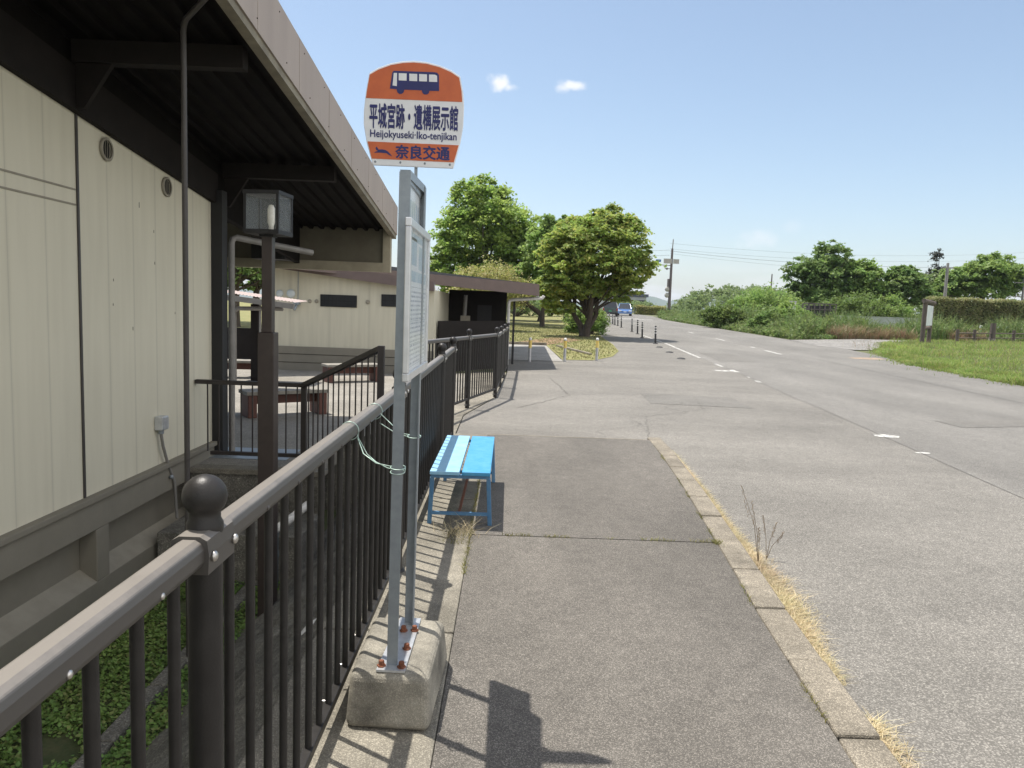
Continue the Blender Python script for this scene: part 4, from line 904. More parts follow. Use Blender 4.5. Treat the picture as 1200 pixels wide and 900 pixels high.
# corrugated canopy with its posts
cn = thing('tin_canopy', 'small faded red corrugated canopy on pipe posts between the two buildings', 'canopy', (-5,14.5,0)); co_ = Vector((-5,14.5,0))
pa, pb = at(250,337.5,14), at(345,351,14)
mb = RBo(co_); n = 46; vs = []
for i in range(n+1):
    x = pa.x+(pb.x-pa.x)*i/n; z = pa.z+(pb.z-pa.z)*i/n+(.007 if i % 2 else -.007); vs += [(x,14,z-.05),(x,14.9,z-.02)]
mb.add(vs, [(2*i,2*i+2,2*i+3,2*i+1) for i in range(n)]); mb.build('roof_sheet', M['tin_red'], cn)
mb = RBo(co_); mb.bar(pa+Vector((0,-.03,-.14)), pb+Vector((0,-.03,-.13)), .07, .10); mb.build('gutter', M['pvc_grey'], cn)
for x in (-5.25,-4.75):
    mb = RBo(co_); mb.tube([(x,14.2,-.05),(x,14.2,1.45)], .05 if x < -5 else .02, 10); mb.build('post', M['pvc_grey'], cn)
mb = RBo(co_); mb.bx(-5.0,-4.86,14.4,14.55,-.05,1.45); mb.build('post', M['beam'], cn)
mb = RBo(co_); mb.tube([(-5.23,14.15,1.30),(-5.15,14.15,1.36),(-4.3,14.15,1.38)], .04, 8); mb.build('pipe', M['pvc_grey'], cn)
lwl = MB(); lwl.bx(-7.4,-4.9,17.6,17.7,-.05,.85); tag(lwl.build('low_wall', M['beam']), 'dark low wall closing the gap under the canopy', 'wall')

# ================================================================== BOLLARDS AND DELINEATORS
def bollard(base, label):
    t = thing('bollard', label, 'bollard', base, 0, 'steel bollards across the path')
    mb = MB().tube([(0,0,-.05),(0,0,.66)], .042, 14); mb.lathe([(.042,.66),(.040,.675),(.028,.69),(0,.695)], seg=14); mb.build('post', M['bollard_steel'], t)
    MB().lathe([(.0455,.40),(.0455,.62)], seg=14).build('tape', M['bollard_yellow'], t); MB().lathe([(.047,.645),(.043,.68),(.03,.698),(0,.702)], seg=14).build('cap', M['bollard_white'], t)
    return t
p1 = bollard(on(620.5,424), 'steel bollard nearest the annex corner post, with yellow tape'); 
dup(p1, on(661.5,424), 0, 'steel bollard in the middle of the three across the path'); dup(p1, on(699,423), 0, 'steel bollard standing in the grass below the maple')
def delineator(base, label):
    t = thing('delineator', label, 'delineator post', base, 0, 'black delineator posts along the road')
    mb = MB().tube([(0,0,.03),(-.03,0,.78)], [.045,.04], 12); mb.ball((-.03,0,.78), .04, 12, (1,1,.5)); mb.build('post', M['rubber'], t)
    mb = MB().lathe([(.0,.04),(.09,.035),(.11,.015),(.115,0)], seg=14); mb.build('foot', M['rubber'], t)
    for z in (.48,.60,.71):
        x = -.03*(z-.03)/.75; mb = MB().tube([(x,0,z-.018),(x,0,z+.018)], .0455, 12); mb.build('reflective_band', M['bollard_white'], t)
    return t
dl = [(768,403),(752.5,396),(747,391.5),(740.5,389),(728,384),(724,382),(720.5,381),(718,380),(714,377.5),(711,376.5)]
words_ = ['nearest black delineator post with white bands, leaning by the road line','second nearest black delineator post along the road edge','third black delineator post from the near end of its row','fourth black delineator post from the near end, before the gap in the row','fifth black delineator post, first one beyond the gap in the row','sixth black delineator post from the near end of the row','seventh black delineator post from the near end of the row','eighth black delineator post in front of the dark green car','ninth black delineator post below the back of the dark green car','farthest black delineator post beside the hedge bush']
xs = [768,752.5,747,740.5,728,724,720.5,718,714,711]
D0 = None
for i, ((px_, py2), w_) in enumerate(zip(dl, words_)):
    p = on(px_,py2)
    if D0 is None: D0 = delineator(p, w_)
    else: dup(D0, p, random.uniform(-.6,.6), w_)
for (px_, py2), w_ in zip(((779,407.5),(791.5,413.5),(806,421)), ('farthest of three worn rubber stubs on the road line by the leaning delineator','middle of three worn rubber stubs left on the road line','nearest of three worn rubber stubs left on the road line')):
    mb = MB().lathe([(0,.05),(.06,.048),(.12,.03),(.15,0)], seg=14); o = mb.build('rubber_base', M['rubber'], label=w_, cat='post base', group='worn delineator bases'); o.location = on(px_,py2)-Vector((.22,0,0))

# ================================================================== TREES AND HEDGES
def E(px, py, Y, rx, ry, rz): return (at(px,py,Y), (rx,ry,rz))
def gb(px, Y): p = at(px,360,Y); return Vector((p.x, Y, T(Y)))
tree('maple_tree', 'rounded olive green maple with forked trunk beside the road', 'tree', gb(687,36.5),
     [E(702,290,36.5,2.45,2.3,1.75),E(735,310,36.4,1.35,1.4,1.3),E(662,300,36.6,1.35,1.5,1.5),E(715,262,36.6,1.5,1.6,.9),E(682,272,36.7,1.3,1.4,1.0),E(672,335,36,1.45,1.5,.8),E(727,335,36.2,1.3,1.4,.75),E(700,343,36.6,1.6,1.6,.7),E(652,352,36.2,.95,1.1,.65),E(740,332,36.0,1.0,1.1,.5),E(667,318,35.6,1.3,1.2,1.0),E(648,340,36.0,1.1,1.1,.8),E(660,362,36.2,.8,.9,.45),E(712,312,35.2,1.5,1.2,1.1)],
     M['leaf_maple'], 21, 1250, 60, .155, .17, 3, .34, .35, .15, twig=22, up=.45, spread=.22)
tree('camphor_tree', 'big bright green broadleaf tree towering behind the annex roof', 'tree', gb(568,52),
     [E(567,265,52,3.0,3,2.6),E(540,285,51.5,2.2,2.2,1.8),E(600,285,52,2.3,2.3,1.9),E(565,232,52,2.1,2.1,1.5),E(612,300,51.5,1.6,1.6,1.4),E(530,312,51.8,1.9,1.9,1.8),E(585,320,52,2.6,2.4,1.8),E(555,330,51,2.8,2.4,1.4),E(620,288,51.5,1.7,1.8,2.0),E(515,325,51,1.4,1.6,1.5)],
     M['leaf_bright'], 22, 1000, 56, .22, .3, 1, .55, .4, .16, twig=14)
tree('park_tree', 'darker green tree between the big camphor and the maple', 'tree', gb(636,47),
     [E(640,300,47,1.6,1.6,2.2),E(652,272,47,1.1,1.2,1.3),E(628,325,47,1.5,1.4,1.5),E(655,335,47,1.3,1.3,1.2)], M['leaf_mid'], 23, 420, 54, .20, .16, 1, .6, .35)
tree('park_tree', 'dark trunked tree at the back of the lawn behind the maple', 'tree', gb(664,62),
     [E(664,325,62,2.2,2.2,2.2),E(648,335,62,1.8,1.8,1.4),E(684,338,62,1.6,1.6,1.5)], M['leaf_mid'], 24, 260, 46, .26, .24)
tree('park_tree', 'spreading tree over the lawn seen under the annex eave', 'tree', gb(634,58),
     [E(628,335,58,2.4,2,1.0),E(600,338,58,2,2,1.2),E(580,345,58,2,2,1.2)], M['leaf_dark'], 25, 260, 46, .26, .24)
bush('round_bush', 'pale yellow green bush mound showing above the annex roof', 'bush', gb(572,40),
     [E(572,340,40,1.9,1.6,1.6),E(552,345,40,1.2,1.2,1.3),E(597,342,40,1.2,1.2,1.4)], M['leaf_yellow'], 26, 230, 40, .11)
bush('hedge_bush', 'trimmed green hedge bush right behind the maple trunk', 'bush', gb(693,39),
     [E(696,380,39.5,.72,.7,.95),E(678,381,40.2,.75,.7,.95),E(690,373,40,.8,.7,.7)], M['leaf_mid'], 27, 420, 50, .085, shell=.3)
bg = [(605,70,'olive bush on the far lawn just right of the annex post',M['leaf_grey'],1.7),(622,74,'round bush on the far lawn under the spreading tree',M['leaf_mid'],1.6),(645,76,'low dark bush at the back of the lawn',M['leaf_dark'],1.5),(590,72,'bush on the far lawn hidden mostly by the annex post',M['leaf_mid'],1.9)]
for i, (px_, Y, l_, m_, s_) in enumerate(bg):
    p = gb(px_,Y); bush('lawn_bush', l_, 'bush', p, [(p+Vector((0,0,s_*.6)),(s_,s_,s_*.75)),(p+Vector((s_*.8,0,s_*.45)),(s_*.7,s_*.7,s_*.6))], m_, 40+i, 90, 30, .16, group='bushes on the far lawn')
for i, (px_, Y, l_) in enumerate(((276,34,'dark tree glimpsed under the tin canopy, left one'),(300,36,'dark tree behind the tin canopy posts'),(240,38,'dark tree hidden behind the museum corner'))):
    p = gb(px_,Y); tree('park_tree', l_, 'tree', p, [(p+Vector((0,0,3.4)),(2.2,2.2,1.8)),(p+Vector((1,0,2.6)),(1.6,1.6,1.2)),(p+Vector((-1,.5,2.4)),(1.6,1.6,1.1))], M['leaf_dark'], 50+i, 130, 34, .17, .2)
# right hand side beyond the road
tree('walnut_tree', 'tall loose dark green tree behind the black crate', 'tree', gb(965,72),
     [E(962,322,72,2.6,2.6,2.3),E(975,298,72,2.0,2,1.5),E(945,318,72,2.0,2,1.6),E(985,325,72,2.0,2,2.0),E(960,345,72,3.0,2.6,1.5),E(940,342,72,1.6,1.6,1.3)], M['leaf_dark'], 31, 480, 40, .27, .2, 1, .5, .3, .17, twig=20)
tree('roadside_tree', 'rounded mid green tree right of the tall loose one', 'tree', gb(1003,72),
     [E(1005,325,72,2.1,2.1,1.8),E(1012,338,72,1.7,1.7,1.6),E(1000,345,72,1.8,1.8,1.4)], M['leaf_mid'], 32, 330, 44, .27, .18)
tree('roadside_tree', 'dome shaped tree standing alone behind the low pale wall', 'tree', gb(1058,72),
     [E(1058,332,72,2.1,2.1,1.7),E(1066,345,72,2.0,2,1.6),E(1045,348,72,1.8,1.8,1.5),E(1056,322,72,1.3,1.3,1.0)], M['leaf_dark'], 33, 420, 44, .27, .18)
tree('roadside_tree', 'wide light green tree behind the clipped hedge', 'tree', gb(1155,74),
     [E(1160,318,74,2.6,2.4,1.9),E(1130,330,74,2.2,2,1.6),E(1180,330,74,2.2,2,1.7),E(1110,338,74,1.6,1.6,1.4),E(1150,340,74,3.,2.4,1.4)], M['leaf_mid'], 34, 560, 44, .27, .2)
tree('roadside_tree', 'olive green tree left of the concrete pole behind the hedge', 'tree', gb(1092,76),
     [E(1092,340,76,1.9,1.9,1.6),E(1102,330,76,1.3,1.3,1.3),E(1082,348,76,1.6,1.6,1.3)], M['leaf_grey'], 35, 300, 44, .27, .16)
tree('conifer_tree', 'thin bare topped conifer rising above the other trees', 'tree', gb(1099,82),
     [E(1100,300,82,.8,.8,.9),E(1095,320,82,.9,.9,1.0),E(1105,318,82,.8,.8,.9),E(1085,330,82,.4,.4,.6)], leafy('conifer_needles', [(.04,.05,.035),(.06,.065,.05)], .1), 36, 60, 22, .22, .09, 1, .8, .2, .3, twig=16)
for i, (px_, py2, Y, r, l_, m_) in enumerate(((1010,358,64,2.3,'bright green shrub spilling over the low pale wall',M['leaf_fresh']),(985,360,64,1.9,'bright green shrub right behind the black crate',M['leaf_fresh']),(1040,362,65,1.8,'pale green shrub at the right end of the low pale wall',M['leaf_mid']),
        (902,352,62,2.1,'dense green shrub left of the white cabinet',M['leaf_mid']),(888,354,64,1.9,'bushy green shrub in the roadside tangle',M['leaf_mid']),(838,366,70,1.1,'green shrub at the far end of the roadside tangle',M['leaf_grey']),(850,366,58,1.3,'yellow green shrub in the roadside weeds',M['leaf_fresh']),(905,372,52,1.1,'small dark ivy covered shrub near the road edge',M['leaf_dark']),(925,366,56,1.3,'green shrub hiding the white cabinet foot',M['leaf_mid']))):
    c = at(px_,py2,Y); p = Vector((c.x,Y,T(Y))); h_ = max(c.z-p.z,.6)
    bush('shrub', l_, 'shrub', p, [(p+Vector((0,0,h_*.75)),(r,r,h_*.8)),(p+Vector((r*.8,.2,h_*.55)),(r*.7,r*.7,h_*.6)),(p+Vector((-r*.8,-.2,h_*.6)),(r*.7,r*.7,h_*.62))], m_, 60+i, 150, 34, .17, group='shrubs beyond the road')
def hedge(label, a, b_, w, h, m, seed, n=9000, leaf=.12):
    a, b_ = Vector(a), Vector(b_); r = np.random.default_rng(seed); L_ = (b_-a).length; t = thing('hedge', label, 'hedge', a, math.atan2((b_-a).y,(b_-a).x))
    u = r.uniform(0,L_,n); side = r.choice(3, n, p=(.55,.3,.15)); v = np.where(side == 0, 0, np.where(side == 1, r.uniform(0,w,n), w)); z = np.where(side == 1, h, r.uniform(0,h,n))
    P = np.stack([u,v,z],1)+r.normal(size=(n,3))*.07; P[:,2] += .06*np.sin(u*2.1)
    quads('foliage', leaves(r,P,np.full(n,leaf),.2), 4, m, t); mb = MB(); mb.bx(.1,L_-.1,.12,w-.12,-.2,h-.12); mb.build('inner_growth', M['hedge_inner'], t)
hedge('long clipped brown green hedge behind the white bollards at right', (at(1094,365,64).x,64,T(64)), (at(1094,365,64).x+22,66.5,T(66)), 1.4, at(1150,351.5,64).z-T(64), M['leaf_hedge'], 71, 34000, .15)
hedge('pale clipped hedge beyond the end of the road', (at(746,360,112).x,112,1.2), (at(783,360,112).x,113,1.2), 1.2, 1.25, M['leaf_yellow'], 72, 4000, .14)
# far woods on the low rise, reads as one mass
r = np.random.default_rng(81); el = []
for i in range(46):
    px_ = r.uniform(792,940); Y = r.uniform(170,230); top = float(np.interp(px_,[792,812,830,850,880,900,940],[353,345,338,334,335,338,343])); c = at(px_,top+6,Y); el.append(((c.x,Y,c.z-1.5),(r.uniform(2.5,4.5),3,r.uniform(2.5,3.5))))
for i in range(14):
    px_ = r.uniform(716,760); Y = r.uniform(200,240); c = at(px_,360,Y); el.append(((c.x,Y,c.z),(3,2.5,2.2)))
for i in range(40):
    px_ = r.uniform(940,1320); Y = r.uniform(110,150); c = at(px_,358+(px_-940)*.03,Y); el.append(((c.x,Y,c.z-1),(4,3,3.2)))
P, nr, cl_ = crown_pts(r, el, 1400, 26, .7, .5, .25)
P = P[P[:,2] > .8]
quads('far_wood', leaves(r, P, np.full(len(P),.6), .4), 4, M['leaf_grey'], label='distant wood on the low rise beyond the road', cat='wood', kind='stuff')
b = MB()
def ridge(x0, x1, y, h, n, ph, seedv):
    vs = []; rr_ = random.Random(seedv)
    for i in range(n+1):
        f = i/n; x = x0+(x1-x0)*f; z = h*(.35+.65*math.sin(PI*min(max(f*1.1-.05,0),1)))*(1+.12*math.sin(f*23+ph)+.08*math.sin(f*51+ph)); vs += [(x,y,-30),(x,y+120,z),(x,y+900,-30)]
    b.add(vs, [(3*i+k,3*i+3+k,3*i+4+k,3*i+1+k) for i in range(n) for k in (0,1)], True)
ridge(200,1500,3600,78,60,.3,1); ridge(-2200,500,4200,60,60,1.7,2); ridge(1200,4200,3500,60,60,2.2,3)
b.build('hills', M['hill'], kind='structure')

# ================================================================== CARS
def car(label, base, rz, paint, lower, L_, W_, Hh, hood, front, plate):
    t = thing('parked_car' if not front else 'car', label, 'car', base, rz)
    # side profile (y forward, z up), swept across and pinched inwards towards the roof
    h1 = Hh*.56
    prof = [(-L_/2,.28),(-L_/2,h1*.98),(-L_/2+.06,h1),(L_/2-hood,h1),(L_/2-.12,h1*.80),(L_/2,h1*.62),(L_/2,.25)]
    def loft(pr, w0, w1, z0, z1):
        vs = []
        for s in (-1,1):
            for y, z in pr: vs.append((s*(w0+(w1-w0)*(z-z0)/(z1-z0))/2, y, z))
        n = len(pr); return vs, [tuple(range(n-1,-1,-1)), tuple(range(n,2*n))]+[(i,(i+1)%n,n+(i+1)%n,n+i) for i in range(n)]
    mb = MB(); mb.add(*loft(prof, W_, W_*.97, .25, h1)); body = mb.build('body', paint if lower is None else lower, t, .07)
    rear = -L_/2+(.10 if hood < 1.1 else .55)
    cab = [(rear,h1-.02),(rear+(.18 if hood < 1.1 else .55),Hh),(L_/2-hood-.75,Hh),(L_/2-hood+.05,h1-.02)]
    mb = MB(); mb.add(*loft(cab, W_*.95, W_*.74, h1, Hh)); gl = mb.build('window', M['car_glass'], t, .03)
    mb = MB(); mb.prism([(-W_*.375,cab[1][0]-.04,Hh-.05),(W_*.375,cab[1][0]-.04,Hh-.05),(W_*.375,cab[2][0]+.04,Hh-.05),(-W_*.375,cab[2][0]+.04,Hh-.05)], (0,0,.09)); 
    for s in (-1,1):
        for y0, y1 in ((cab[0][0],cab[1][0]),(cab[3][0],cab[2][0]),((cab[0][0]+cab[3][0])/2,(cab[1][0]+cab[2][0])/2)): mb.bar((s*W_*.472,y0,h1),(s*W_*.374,y1,Hh-.01),.07,.06)
    mb.build('roof', paint, t, .02)
    for sx in (-1,1):
        for sy in (-1,1):
            w = MB(); x = sx*(W_/2-.10); y = sy*L_*.31; w.tube([(x-.10,y,.31),(x+.10,y,.31)], .31, 20); w = w.build('wheel', M['tyre'], t)
            q = MB(); q.tube([(x+sx*.101,y,.31),(x+sx*.106,y,.31)], .19, 16); q.build('rim', M['rim'], w)
    for sx in (-1,1):
        mb = MB(); mb.box((sx*W_*.36,L_/2-.02,h1*.70),(.36,.10,.14)); mb.build('headlight', M['headlamp'], t, .02)
        mb = MB(); mb.box((sx*W_*.43,-L_/2-.0,h1*.82),(.14,.08,.30)); mb.build('tail_light', M['tail'], t, .02)
        mb = MB(); mb.box((sx*(W_/2+.08),L_/2-hood-.35,h1+.10),(.18,.10,.13)); mb.build('mirror', paint, t, .03)
    mb = MB(); mb.box((0,L_/2+.005,h1*.50),(W_*.62,.04,.16)); mb.build('grille', M['black'], t, .01)
    mb = MB(); mb.box((0,(L_/2+.03) if front else (-L_/2-.01),.46 if front else .62),(.33,.02,.165)); mb.build('number_plate', plate, t)
    mb = MB(); mb.box((0,L_/2,.33),(W_*.96,.14,.18)); mb.box((0,-L_/2,.36),(W_*.96,.14,.22)); mb.build('bumper', M['black'] if lower else paint, t, .03)
p = on(713.5,370.5); car('white roofed dark green van seen from behind beyond the maple', (p.x+.1,p.y,p.z), -.12, M['car_white'], M['car_green'], 4.3, 1.78, 1.72, .75, False, M['plate_green'])
p = on(731.5,369.8); car('blue hatchback facing the camera far down the road', (p.x,p.y,p.z), PI-.12, M['car_blue'], None, 4.2, 1.72, 1.50, 1.2, True, M['plate_white'])

# ================================================================== FAR BUILDING, POLES, RIGHT SIDE OBJECTS
fb = thing('far_building', 'long pale flat building with dark blue roof beyond the end of the road', 'building', at(728,356,240)); 
mb = MB(); mb.bx(-11,8,0,12,-4,2.4); mb.build('wall', M['far_wall'], fb); mb = MB(); mb.bx(-6,8.6,-.6,12.6,2.4,3.3); mb.build('roof', M['far_roof'], fb)
mb = MB(); mb.bx(-6,8,-.05,-.01,.6,1.4); mb.build('window', M['window_dark'], fb); mb = MB(); mb.bx(-11,-6.1,-.5,10,2.41,5.); mb.build('stair_tower', M['far_wall'], fb)
def pole(label, px_, top, foot_y, Y, m, r=.16, lean=0.):
    p = gb(px_,Y); hgt = at(px_,top,Y).z-p.z; t = thing('utility_pole', label, 'utility pole', p); mb = MB(); mb.tube([(0,0,-.3),(0,0,hgt*.98),(0,0,hgt)], [r*1.2,r*.8,r*.7], 12); mb.build('pole', m, t); return t, hgt, p
up_, hg, pp = pole('brown utility pole with sign boards at the bend of the road', 784, 291, 362, 104, M['pole'], .19)
MB().tube([(.0,0,hg-.3),(.06,0,hg+1.25)], .07, 8).build('top_extension', M['pole_concrete'], up_)
def pz(py2): return at(784,py2,104).z-pp.z
mb = MB(); mb.bx(-1.15,-.02,-.25,-.2,pz(309),pz(303.3)); mb.build('sign_board', M['board_grey'], up_); mb = MB(); mb.bx(.17,.98,-.25,-.2,pz(309),pz(303.6)); mb.build('sign_board', M['board_grey'], up_)
mb = MB(); mb.tube([(0,0,pz(311)),(-1.9,0,pz(311)+.05)], .05, 8); mb.tube([(-.9,0,pz(315)),(0,0,pz(315))], .05, 8); mb.ball((-.6,0,pz(315)), .16, 8); mb.build('arm', M['pole'], up_)
mb = MB(); mb.bx(-2.2,-1.5,-.1,-.06,pz(307.5),pz(304.5)); mb.build('road_sign', M['board_blue'], up_)
for z in (339,346): MB().ball((-.38,0,pz(z)), .36, 12, (1,.5,1)).build('traffic_mirror', M['board_grey'], up_)
mb = MB(); mb.bx(-.42,-.2,-.2,.2,pz(336),pz(327)); mb.build('cabinet', M['pole'], up_); MB().tube([(0,0,.3),(0,0,1.0)], .25, 12).build('foot_wrap', M['black'], up_)
u2, h2_, p2 = pole('grey concrete pole standing among the trees behind the hedge', 1106, 308, 0, 70, M['pole_concrete'], .15)
u3, h3_, p3 = pole('thin pole far behind the trees above the roadside shrubs', 902, 321, 0, 130, M['pole'], .13)
u4, h4_, p4 = pole('steel pole at the right edge of the view behind the hedge', 1197, 311, 0, 72, M['pole_concrete'], .1)
mb = MB(); mb.bar((-.9,0,h4_*.55),(.9,0,h4_*.55),.08,.08); mb.bar((-.9,0,h4_*.75),(.9,0,h4_*.75),.08,.08); mb.build('crossarm', M['pole_concrete'], u4)
mb = MB(); mb.bar((-.6,0,h2_*.93),(.6,0,h2_*.93),.1,.1); mb.build('crossarm', M['pole_concrete'], u2)
def cable(label, a, b_, sag, r=.013):
    a, b_ = Vector(a), Vector(b_); mb = MB(); mb.tube([a.lerp(b_,i/24)+Vector((0,0,-4*sag*(i/24)*(1-i/24))) for i in range(25)], r, 5); tag(mb.build('power_line', M['wire']), label, 'cable', 'overhead lines')
for i, (y0, y1, l_) in enumerate(((285,296,'uppermost overhead line running right from the brown pole'),(291.5,300,'second overhead line from the top right of the brown pole'),(294,306,'thicker middle overhead line right of the brown pole'),(297,312,'lowest overhead line running right from the brown pole'))):
    cable(l_, at(785,y0,104), at(1230,y1-2+(i*3),120), 1.2, .012 if i != 2 else .022)
for i, y0 in enumerate((293,299)): cable(('upper','lower')[i]+' overhead line running left from the brown pole behind the maple', at(785,y0,104), at(560,y0-8,120), .6, .018)
ib = thing('info_board', 'weathered log framed notice board standing in the verge grass', 'notice board', on(1080,403)); io = on(1080,403)
hb = at(1081,352,io.y).z-io.z; dv = Vector((.86,.85,0))
MB().tube([(0,0,-.2),(.02,.02,hb*.97)], .125, 12).build('post', M['log'], ib); MB().tube([(dv.x,dv.y,-.2),(dv.x+.02,dv.y,hb*.93)], .115, 12).build('post', M['log'], ib)
MB().tube([(-.22,-.25,hb*.99),(dv.x+.25,dv.y+.2,hb*.95)], .13, 12).build('cap_log', M['log'], ib); MB().tube([(.02,.05,hb*.36),(dv.x,dv.y,hb*.38)], .10, 10).build('cross_log', M['log'], ib)
mb = MB(); mb.prism([(.06,.0,hb*.42),(dv.x-.0,dv.y-.1,hb*.43),(dv.x-.0,dv.y-.1,hb*.88),(.06,.0,hb*.9)], (.05,-.02,0)); mb.build('panel', M['panel_pale'], ib)
# low rope fence and white bollards at far right
pts = [on(1121,402),on(1141,402),on(1187,402)]
rp = thing('post_and_rail_fence', 'low brown post and rail fence at the back of the green verge', 'fence', pts[0])
for p in pts+[on(1215,402)]:
    q = p-pts[0]; MB().tube([q-Vector((0,0,.2)), q+Vector((0,0,.85))], .1, 10).build('post', M['log'], rp)
mb = MB(); e = on(1215,402)-pts[0]; mb.tube([(0,0,.62),e+Vector((0,0,.62))], .035, 8); mb.tube([(0,0,.32),e+Vector((0,0,.32))], .03, 8); mb.build('rail', M['log'], rp)
p = on(1162,402); t = thing('timber_post', 'tall weathered timber post rising above the low rail fence', 'post', p); MB().tube([(0,0,-.2),(0,0,1.28)], [.19,.16], 12).build('shaft', M['log'], t); MB().lathe([(.2,.0),(.24,.1),(.2,.28),(.17,.3)], seg=12).build('collar', M['pole'], t)
wb = None
for px_, l_ in ((1152,'white bollard left of the tall timber post'),(1173,'white bollard just right of the tall timber post'),(1183,'white bollard second right of the tall timber post'),(1193,'rightmost white bollard behind the rail fence')):
    p = gb(px_,54)
    if wb is None:
        wb = thing('white_bollard', l_, 'bollard', p, 0, 'white bollards by the hedge'); MB().tube([(0,0,-.1),(0,0,.98)], .09, 12).build('post', M['bollard_white'], wb); MB().lathe([(.10,.70),(.10,.82)], seg=12).build('band', M['bollard_yellow'], wb); MB().ball((0,0,.98), .09, 12, (1,1,.5)).build('cap', M['bollard_white'], wb)
    else: dup(wb, p, 0, l_)
p = gb(1158,53); t = thing('utility_cover', 'small pale blue box between the white bollards', 'box', p); mb = MB(); mb.bx(-.25,.25,-.2,.2,0,.45); mb.build('body', M['panel_pale'], t, .03); mb = MB(); mb.bx(-.28,.28,-.23,.23,.451,.5); mb.build('lid', M['pipe_blue'], t, .02)
p = gb(980,57); mb = MB(); mb.bx(0,7.,0,.25,-.3,at(1000,371,57).z-p.z); mb.bx(-.02,7.02,-.03,.28,at(1000,371,57).z-p.z+.002,at(1000,371,57).z-p.z+.06)
o = mb.build('low_wall', M['wall_white'], label='long low pale concrete wall behind the weedy bank', cat='wall'); o.location = p
p = gb(960,58); t = thing('wire_crate', 'black wire crate raised on a dark stand left of the low wall', 'crate', p); z0, z1 = at(960,369.5,58).z-p.z, at(960,356,58).z-p.z
mb = MB(); mb.bx(-.9,.9,-.5,.5,z0,z1-.15); mb.build('load', M['rubber'], t)
mb = MB()
for x in (-1.05,-.6,-.2,.2,.6,1.05):
    for y in (-.62,.62): mb.bar((x,y,z0-.05),(x,y,z1),.06,.06,(0,1,0))
for z in (z0,(z0+z1)/2,z1):
    for y in (-.62,.62): mb.bar((-1.1,y,z),(1.1,y,z),.06,.06)
    for x in (-1.08,1.08): mb.bar((x,-.62,z),(x,.62,z),.06,.06)
mb.build('cage', M['pole'], t); mb = MB(); mb.bx(-.55,.75,-.4,.4,-.1,z0-.06); mb.build('stand', M['black'], t)
p = gb(928.5,60); t = thing('cabinet', 'white metal cabinet standing in the shrubs left of the crate', 'cabinet', p); mb = MB(); mb.bx(-.22,.22,-.2,.2,-.1,at(928,353.5,60).z-p.z); mb.build('body', M['bollard_white'], t, .02); mb = MB(); mb.bx(.23,.30,-.15,.15,.2,1.5); mb.build('side_duct', M['pipe_blue'], t)
mb = MB(); mb.prism([(-.25,-.23,at(928,353.5,60).z-p.z+.001),(.25,-.23,at(928,353.5,60).z-p.z+.001),(.25,.23,at(928,353.5,60).z-p.z+.001),(-.25,.23,at(928,353.5,60).z-p.z+.001)], (0,0,.05)); mb.build('lid', M['bollard_white'], t)

b = MB(); b.bx(-4800,4800,-300,5300,-40,135); hz_ = b.build('haze', bpy.data.materials.new('haze_air'), kind='stuff')
hm = hz_.data.materials[0]; hm.use_nodes = True; hn = hm.node_tree; hn.nodes.remove(hn.nodes['Principled BSDF'])
pv = hn.nodes.new('ShaderNodeVolumePrincipled'); pv.inputs['Color'].default_value = (.80,.88,1,1); pv.inputs['Density'].default_value = HAZE; pv.inputs['Anisotropy'].default_value = .2
hn.links.new(pv.outputs[0], hn.nodes['Material Output'].inputs['Volume'])
# ================================================================== SKY, SUN, CAMERA
sd = Vector((-.262,.172,1.)).normalized()
w = bpy.data.worlds.new('World'); sc.world = w; w.use_nodes = True; nt = w.node_tree; N, L = nt.nodes, nt.links
bgn = N['Background']; sk = N.new('ShaderNodeTexSky'); sk.sky_type = 'NISHITA'; sk.sun_disc = False
sk.sun_elevation = math.asin(sd.z); sk.sun_rotation = math.atan2(sd.x, sd.y); sk.air_density = 1.0; sk.dust_density = 1.2; sk.ozone_density = 1.2; sk.altitude = 60
tc = N.new('ShaderNodeTexCoord'); gen = tc.outputs['Generated']
def mth(op, a, bv=0.):
    x = N.new('ShaderNodeMath'); x.operation = op
    for i, q in enumerate((a, bv)):
        if isinstance(q, (int, float)): x.inputs[i].default_value = q
        else: L.new(q, x.inputs[i])
    return x.outputs[0]
nz = N.new('ShaderNodeTexNoise'); nz.inputs['Scale'].default_value = 55; nz.inputs['Detail'].default_value = 6; L.new(gen, nz.inputs['Vector'])
mask = None
